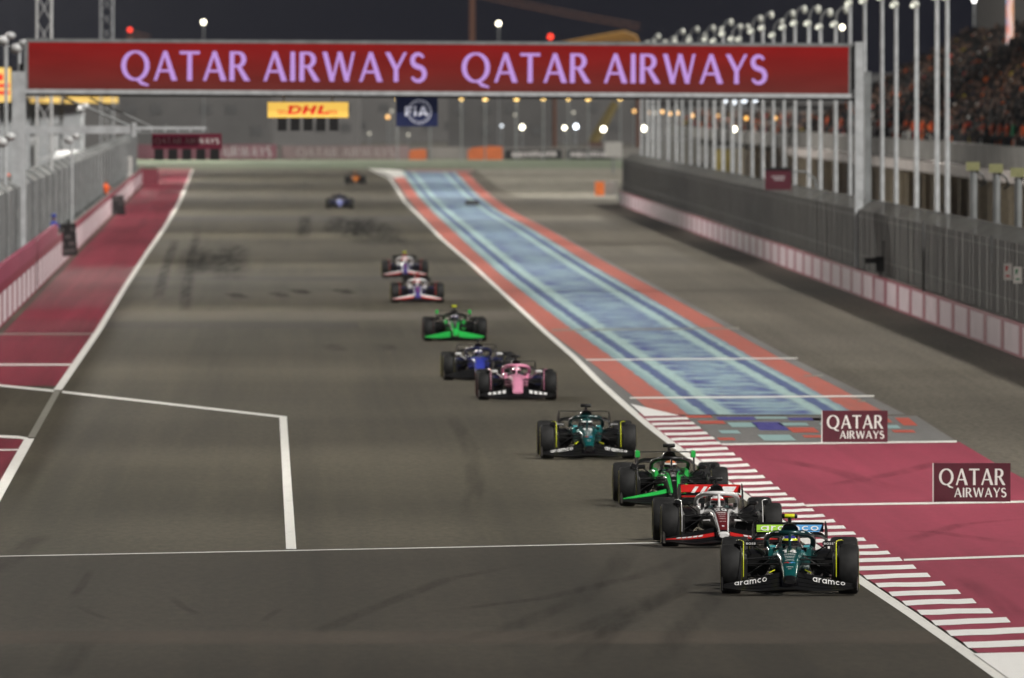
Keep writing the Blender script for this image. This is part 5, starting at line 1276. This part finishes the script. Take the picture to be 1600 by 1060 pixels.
far_lamp(1147, 202, 1000, WW, 9, .25, 'bright warm white lamp standing among the far floodlight poles', None)
far_lamp(900, 198, 1990, BW, 8, .40, 'cold white lamp between the warm ones over the end barrier', None); far_lamp(784, 197, 2000, BW, 2.5, .25, 'dim cold white lamp left of the warm row', None)
for x, y, r in ((606, 183, .34), (991, 174, .3), (1013, 176, .22), (1035, 175, .3), (1047, 178, .28), (1058, 177, .36), (1081, 181, .38), (1122, 181, .22), (1166, 185, .36), (1211, 185, .34)): far_lamp(x, y, 1900 if x < 1000 else 1240, OO, 2.2, r * (1 if x < 1000 else .65), 'small orange street lamp beyond the far end of the straight', 'orange street lamps beyond the straight')
for x, y in ((612, 174), (805, 180), (896, 176), (577, 209), (638, 211), (1023, 177), (1105, 180), (1160, 176)): far_lamp(x, y, 2050, WW, .8, .25, 'dim pale street lamp among the far buildings', 'dim street lamps among the far buildings')
for x in (621, 672, 721, 758, 807, 849, 888, 919, 969): far_lamp(x, 155.5, 1800, (1, .62, .14), 4.0, .38 if x in (758, 807, 919) else .28, 'yellow lamp just under the lower edge of the gantry', 'yellow lamps under the gantry edge', flat=.5)
for x, y in ((1132, 158), (1146, 160), (1163, 157), (1180, 156), (1186, 178), (1193, 182)): far_lamp(x, y, 1700, BW, 2.5, .40, 'blue-white lamp in the cluster behind the floodlight poles', 'blue-white lamp cluster')
for x, y, lab in ((318, 35, 'brilliant white mast lamp alone in the sky over the left words'), (779, 37, 'brilliant white mast lamp alone in the sky between the two airline names'), (1316, 43, 'white mast lamp in the sky beside the right end of the screen')): far_lamp(x, y, 2050, WW, 8, .42, lab, None, 'mast_lamp')
for x, y in ((1522, 1), (1535, 0), (1547, 0)): far_lamp(x, y, 1290, (1, .97, .95), 5, .26, 'white stadium lamp above the grandstand', 'stadium lamps above the grandstand', 'stadium_lamp')
# cranes
def crane(x, D, jib, m, lab, beacon=None):
    base_ = Vector((P(x, 200, D).x, D, 0)); t = thing('tower_crane', base_, lab, 'crane')
    pts = [P(a, b_, D) - Vector((base_.x, D, 0)) - Vector((0, 0, 0)) for a, b_ in jib]
    pts = [Vector((p_.x, 0, p_.z)) for p_ in pts]
    for q in (0, .9): MB().tube([p_ + Vector((0, 0, q)) for p_ in pts], .12, 6).build('jib_chord', m, t)
    mb = MB()
    for a, b_ in zip(pts, pts[1:]):
        n = max(2, int((b_ - a).length / 1.2))
        for k in range(n): mb.tube([a.lerp(b_, k / n) + Vector((0, 0, .9 * (k % 2))), a.lerp(b_, (k + 1) / n) + Vector((0, 0, .9 * ((k + 1) % 2)))], .06, 4)
    mb.build('jib_lacing', m, t, kind='stuff')
    top = pts[-1].z if jib[-1][0] == x else max(p_.z for p_ in pts)
    MB().bbox(-.5, .5, -.5, .5, 0, top).build('mast', m, t)
    if beacon: q = P(beacon[0], beacon[1], D); MB().ball((q.x - base_.x, -.3, q.z), .36).build('beacon', mat('red beacon', (.5, .02, .02), .5, emit=(1, .05, .02), es=2.5), t, True)
cr_b = mat('rust crane paint', (.10, .035, .015), .7, var=.2); cr_y = mat('truss lamplight colour', (.42, .22, .04), .6, var=.2)  # the yellow holds the warm lamplight on the arched truss
crane(738, 2700, [(738, -6), (800, 8), (900, 28), (1000, 46)], cr_b, 'tower crane with thin rusty jib sloping down to the right')
crane(203, 2600, [(203, 56), (235, 65)], cr_b, 'crane with red beacon over the left end of the screen', (203, 47))
t = thing('arched_truss', (P(940, 200, 2300).x, 2300, 0), 'arched lattice roof lit yellow-orange above the screen', 'roof truss'); o = Vector(t.location)
arch = [(862, 71), (900, 64), (940, 56), (975, 50), (992, 56), (1000, 72)]
def ap(a, b_): q = P(a, b_, 2300); return Vector((q.x - o.x, 0, q.z))
MB().tube([ap(*q) for q in arch], .22, 6).build('arch_rib', cr_y, t); MB().tube([ap(862, 74), ap(1000, 76)], .2, 6).build('tie_beam', cr_y, t)
mb = MB()
for k in range(26):
    x = 866 + k * 5; y = interp([(a, b_) for a, b_ in arch], x); mb.tube([ap(x, 75), ap(x + 4, y)], .12, 4); mb.tube([ap(x + 4, 75), ap(x, y)], .12, 4)
mb.build('truss_lacing', cr_y, t, kind='stuff')
for x in (866, 996): MB().tube([Vector((ap(x, 75).x, 0, 0)), ap(x, 75)], .3, 6).build('support', cr_b, t)
MB().ball(ap(860, 62) + Vector((0, 0, .4)), .40).build('beacon', mat('red beacon', (.5, .02, .02), .5), t, True); MB().tube([ap(860, 76), ap(860, 62)], .08, 6).build('beacon_post', cr_b, t)
crane_y = thing('mobile_crane', (P(945, 240, 2100).x, 2100, 0), 'dull yellow mobile crane boom leaning right behind the black boards', 'crane'); o = Vector(crane_y.location)
q = lambda a, b_: Vector((P(a, b_, 2100).x - o.x, 0, P(a, b_, 2100).z))
MB().tube([q(925, 226), q(962, 160)], [.75, .55], 4).build('boom', mat('dull yellow boom', (.20, .155, .055), .7, var=.2), crane_y); MB().bbox(q(916, 240).x, q(950, 240).x, -1, 1, 0, q(930, 222).z).build('crane_body', mat('crane body', (.09, .05, .04), .8, var=.2), crane_y)
for i, (x0, x1, y0, y1) in enumerate(((1118, 1150, 232, 258),)):
    p = P((x0 + x1) / 2, 300, 1080); o_ = thing('yellow_kiosk', (p.x, 1080, 0), 'dull yellow cabin seen between the floodlight poles', 'cabin'); a, b_ = P(x0, y1, 1080), P(x1, y0, 1080)
    MB().bbox(a.x - p.x, b_.x - p.x, 0, 2, 0, b_.z).build('cabin_wall', mat('dull yellow cabin', (.28, .22, .06), .8, var=.2), o_); MB().bbox(a.x - p.x - .1, b_.x - p.x + .1, -.1, 2.1, b_.z, b_.z + .15).build('cabin_roof', conc_d, o_)

# ---- floodlight masts added out of view to fill and brighten the straight
for (X, D, aimx, pw) in FILL_MASTS:
    t = thing('fill_mast', (X, D, 0), 'tall steel floodlight mast standing beside the straight', 'floodlight mast', 'floodlight masts along the straight')
    MB().tube([(0, 0, 0), (0, 0, 28)], [.35, .2], 10).build('mast_shaft', galv_d, t, True)
    floodlight(t, 28, (aimx, D - 20, 0), pw, 150)

# ---- dusty night air
if HAZE:
    hz = MB().bbox(-1600, 1600, -400, 4000, -1.2, 45).build('haze', bpy.data.materials.new('haze air'), None, kind='stuff')
    m = hz.data.materials[0]; m.use_nodes = True; m.node_tree.nodes.clear(); out = N(m, 'ShaderNodeOutputMaterial'); v = N(m, 'ShaderNodeVolumePrincipled')
    v.inputs['Color'].default_value = (.86, .89, 1, 1); v.inputs['Density'].default_value = HAZE; v.inputs['Anisotropy'].default_value = .55; L(m, v.outputs[0], out.inputs['Volume'])

# fill lamps added out of view along the grandstand roof edge
for i, (D, pw) in enumerate(ROOF_FILL):
    t = thing('roof_fill_lamp', (stand(D) + 3.2, D, 21.5), 'bank of floodlights on the front edge of the grandstand roof', 'floodlight', 'floodlights on the grandstand roof')
    floodlight(t, .3, (wallR(D) - 14, D - 30, 0), pw, 110, dx=-1.2)
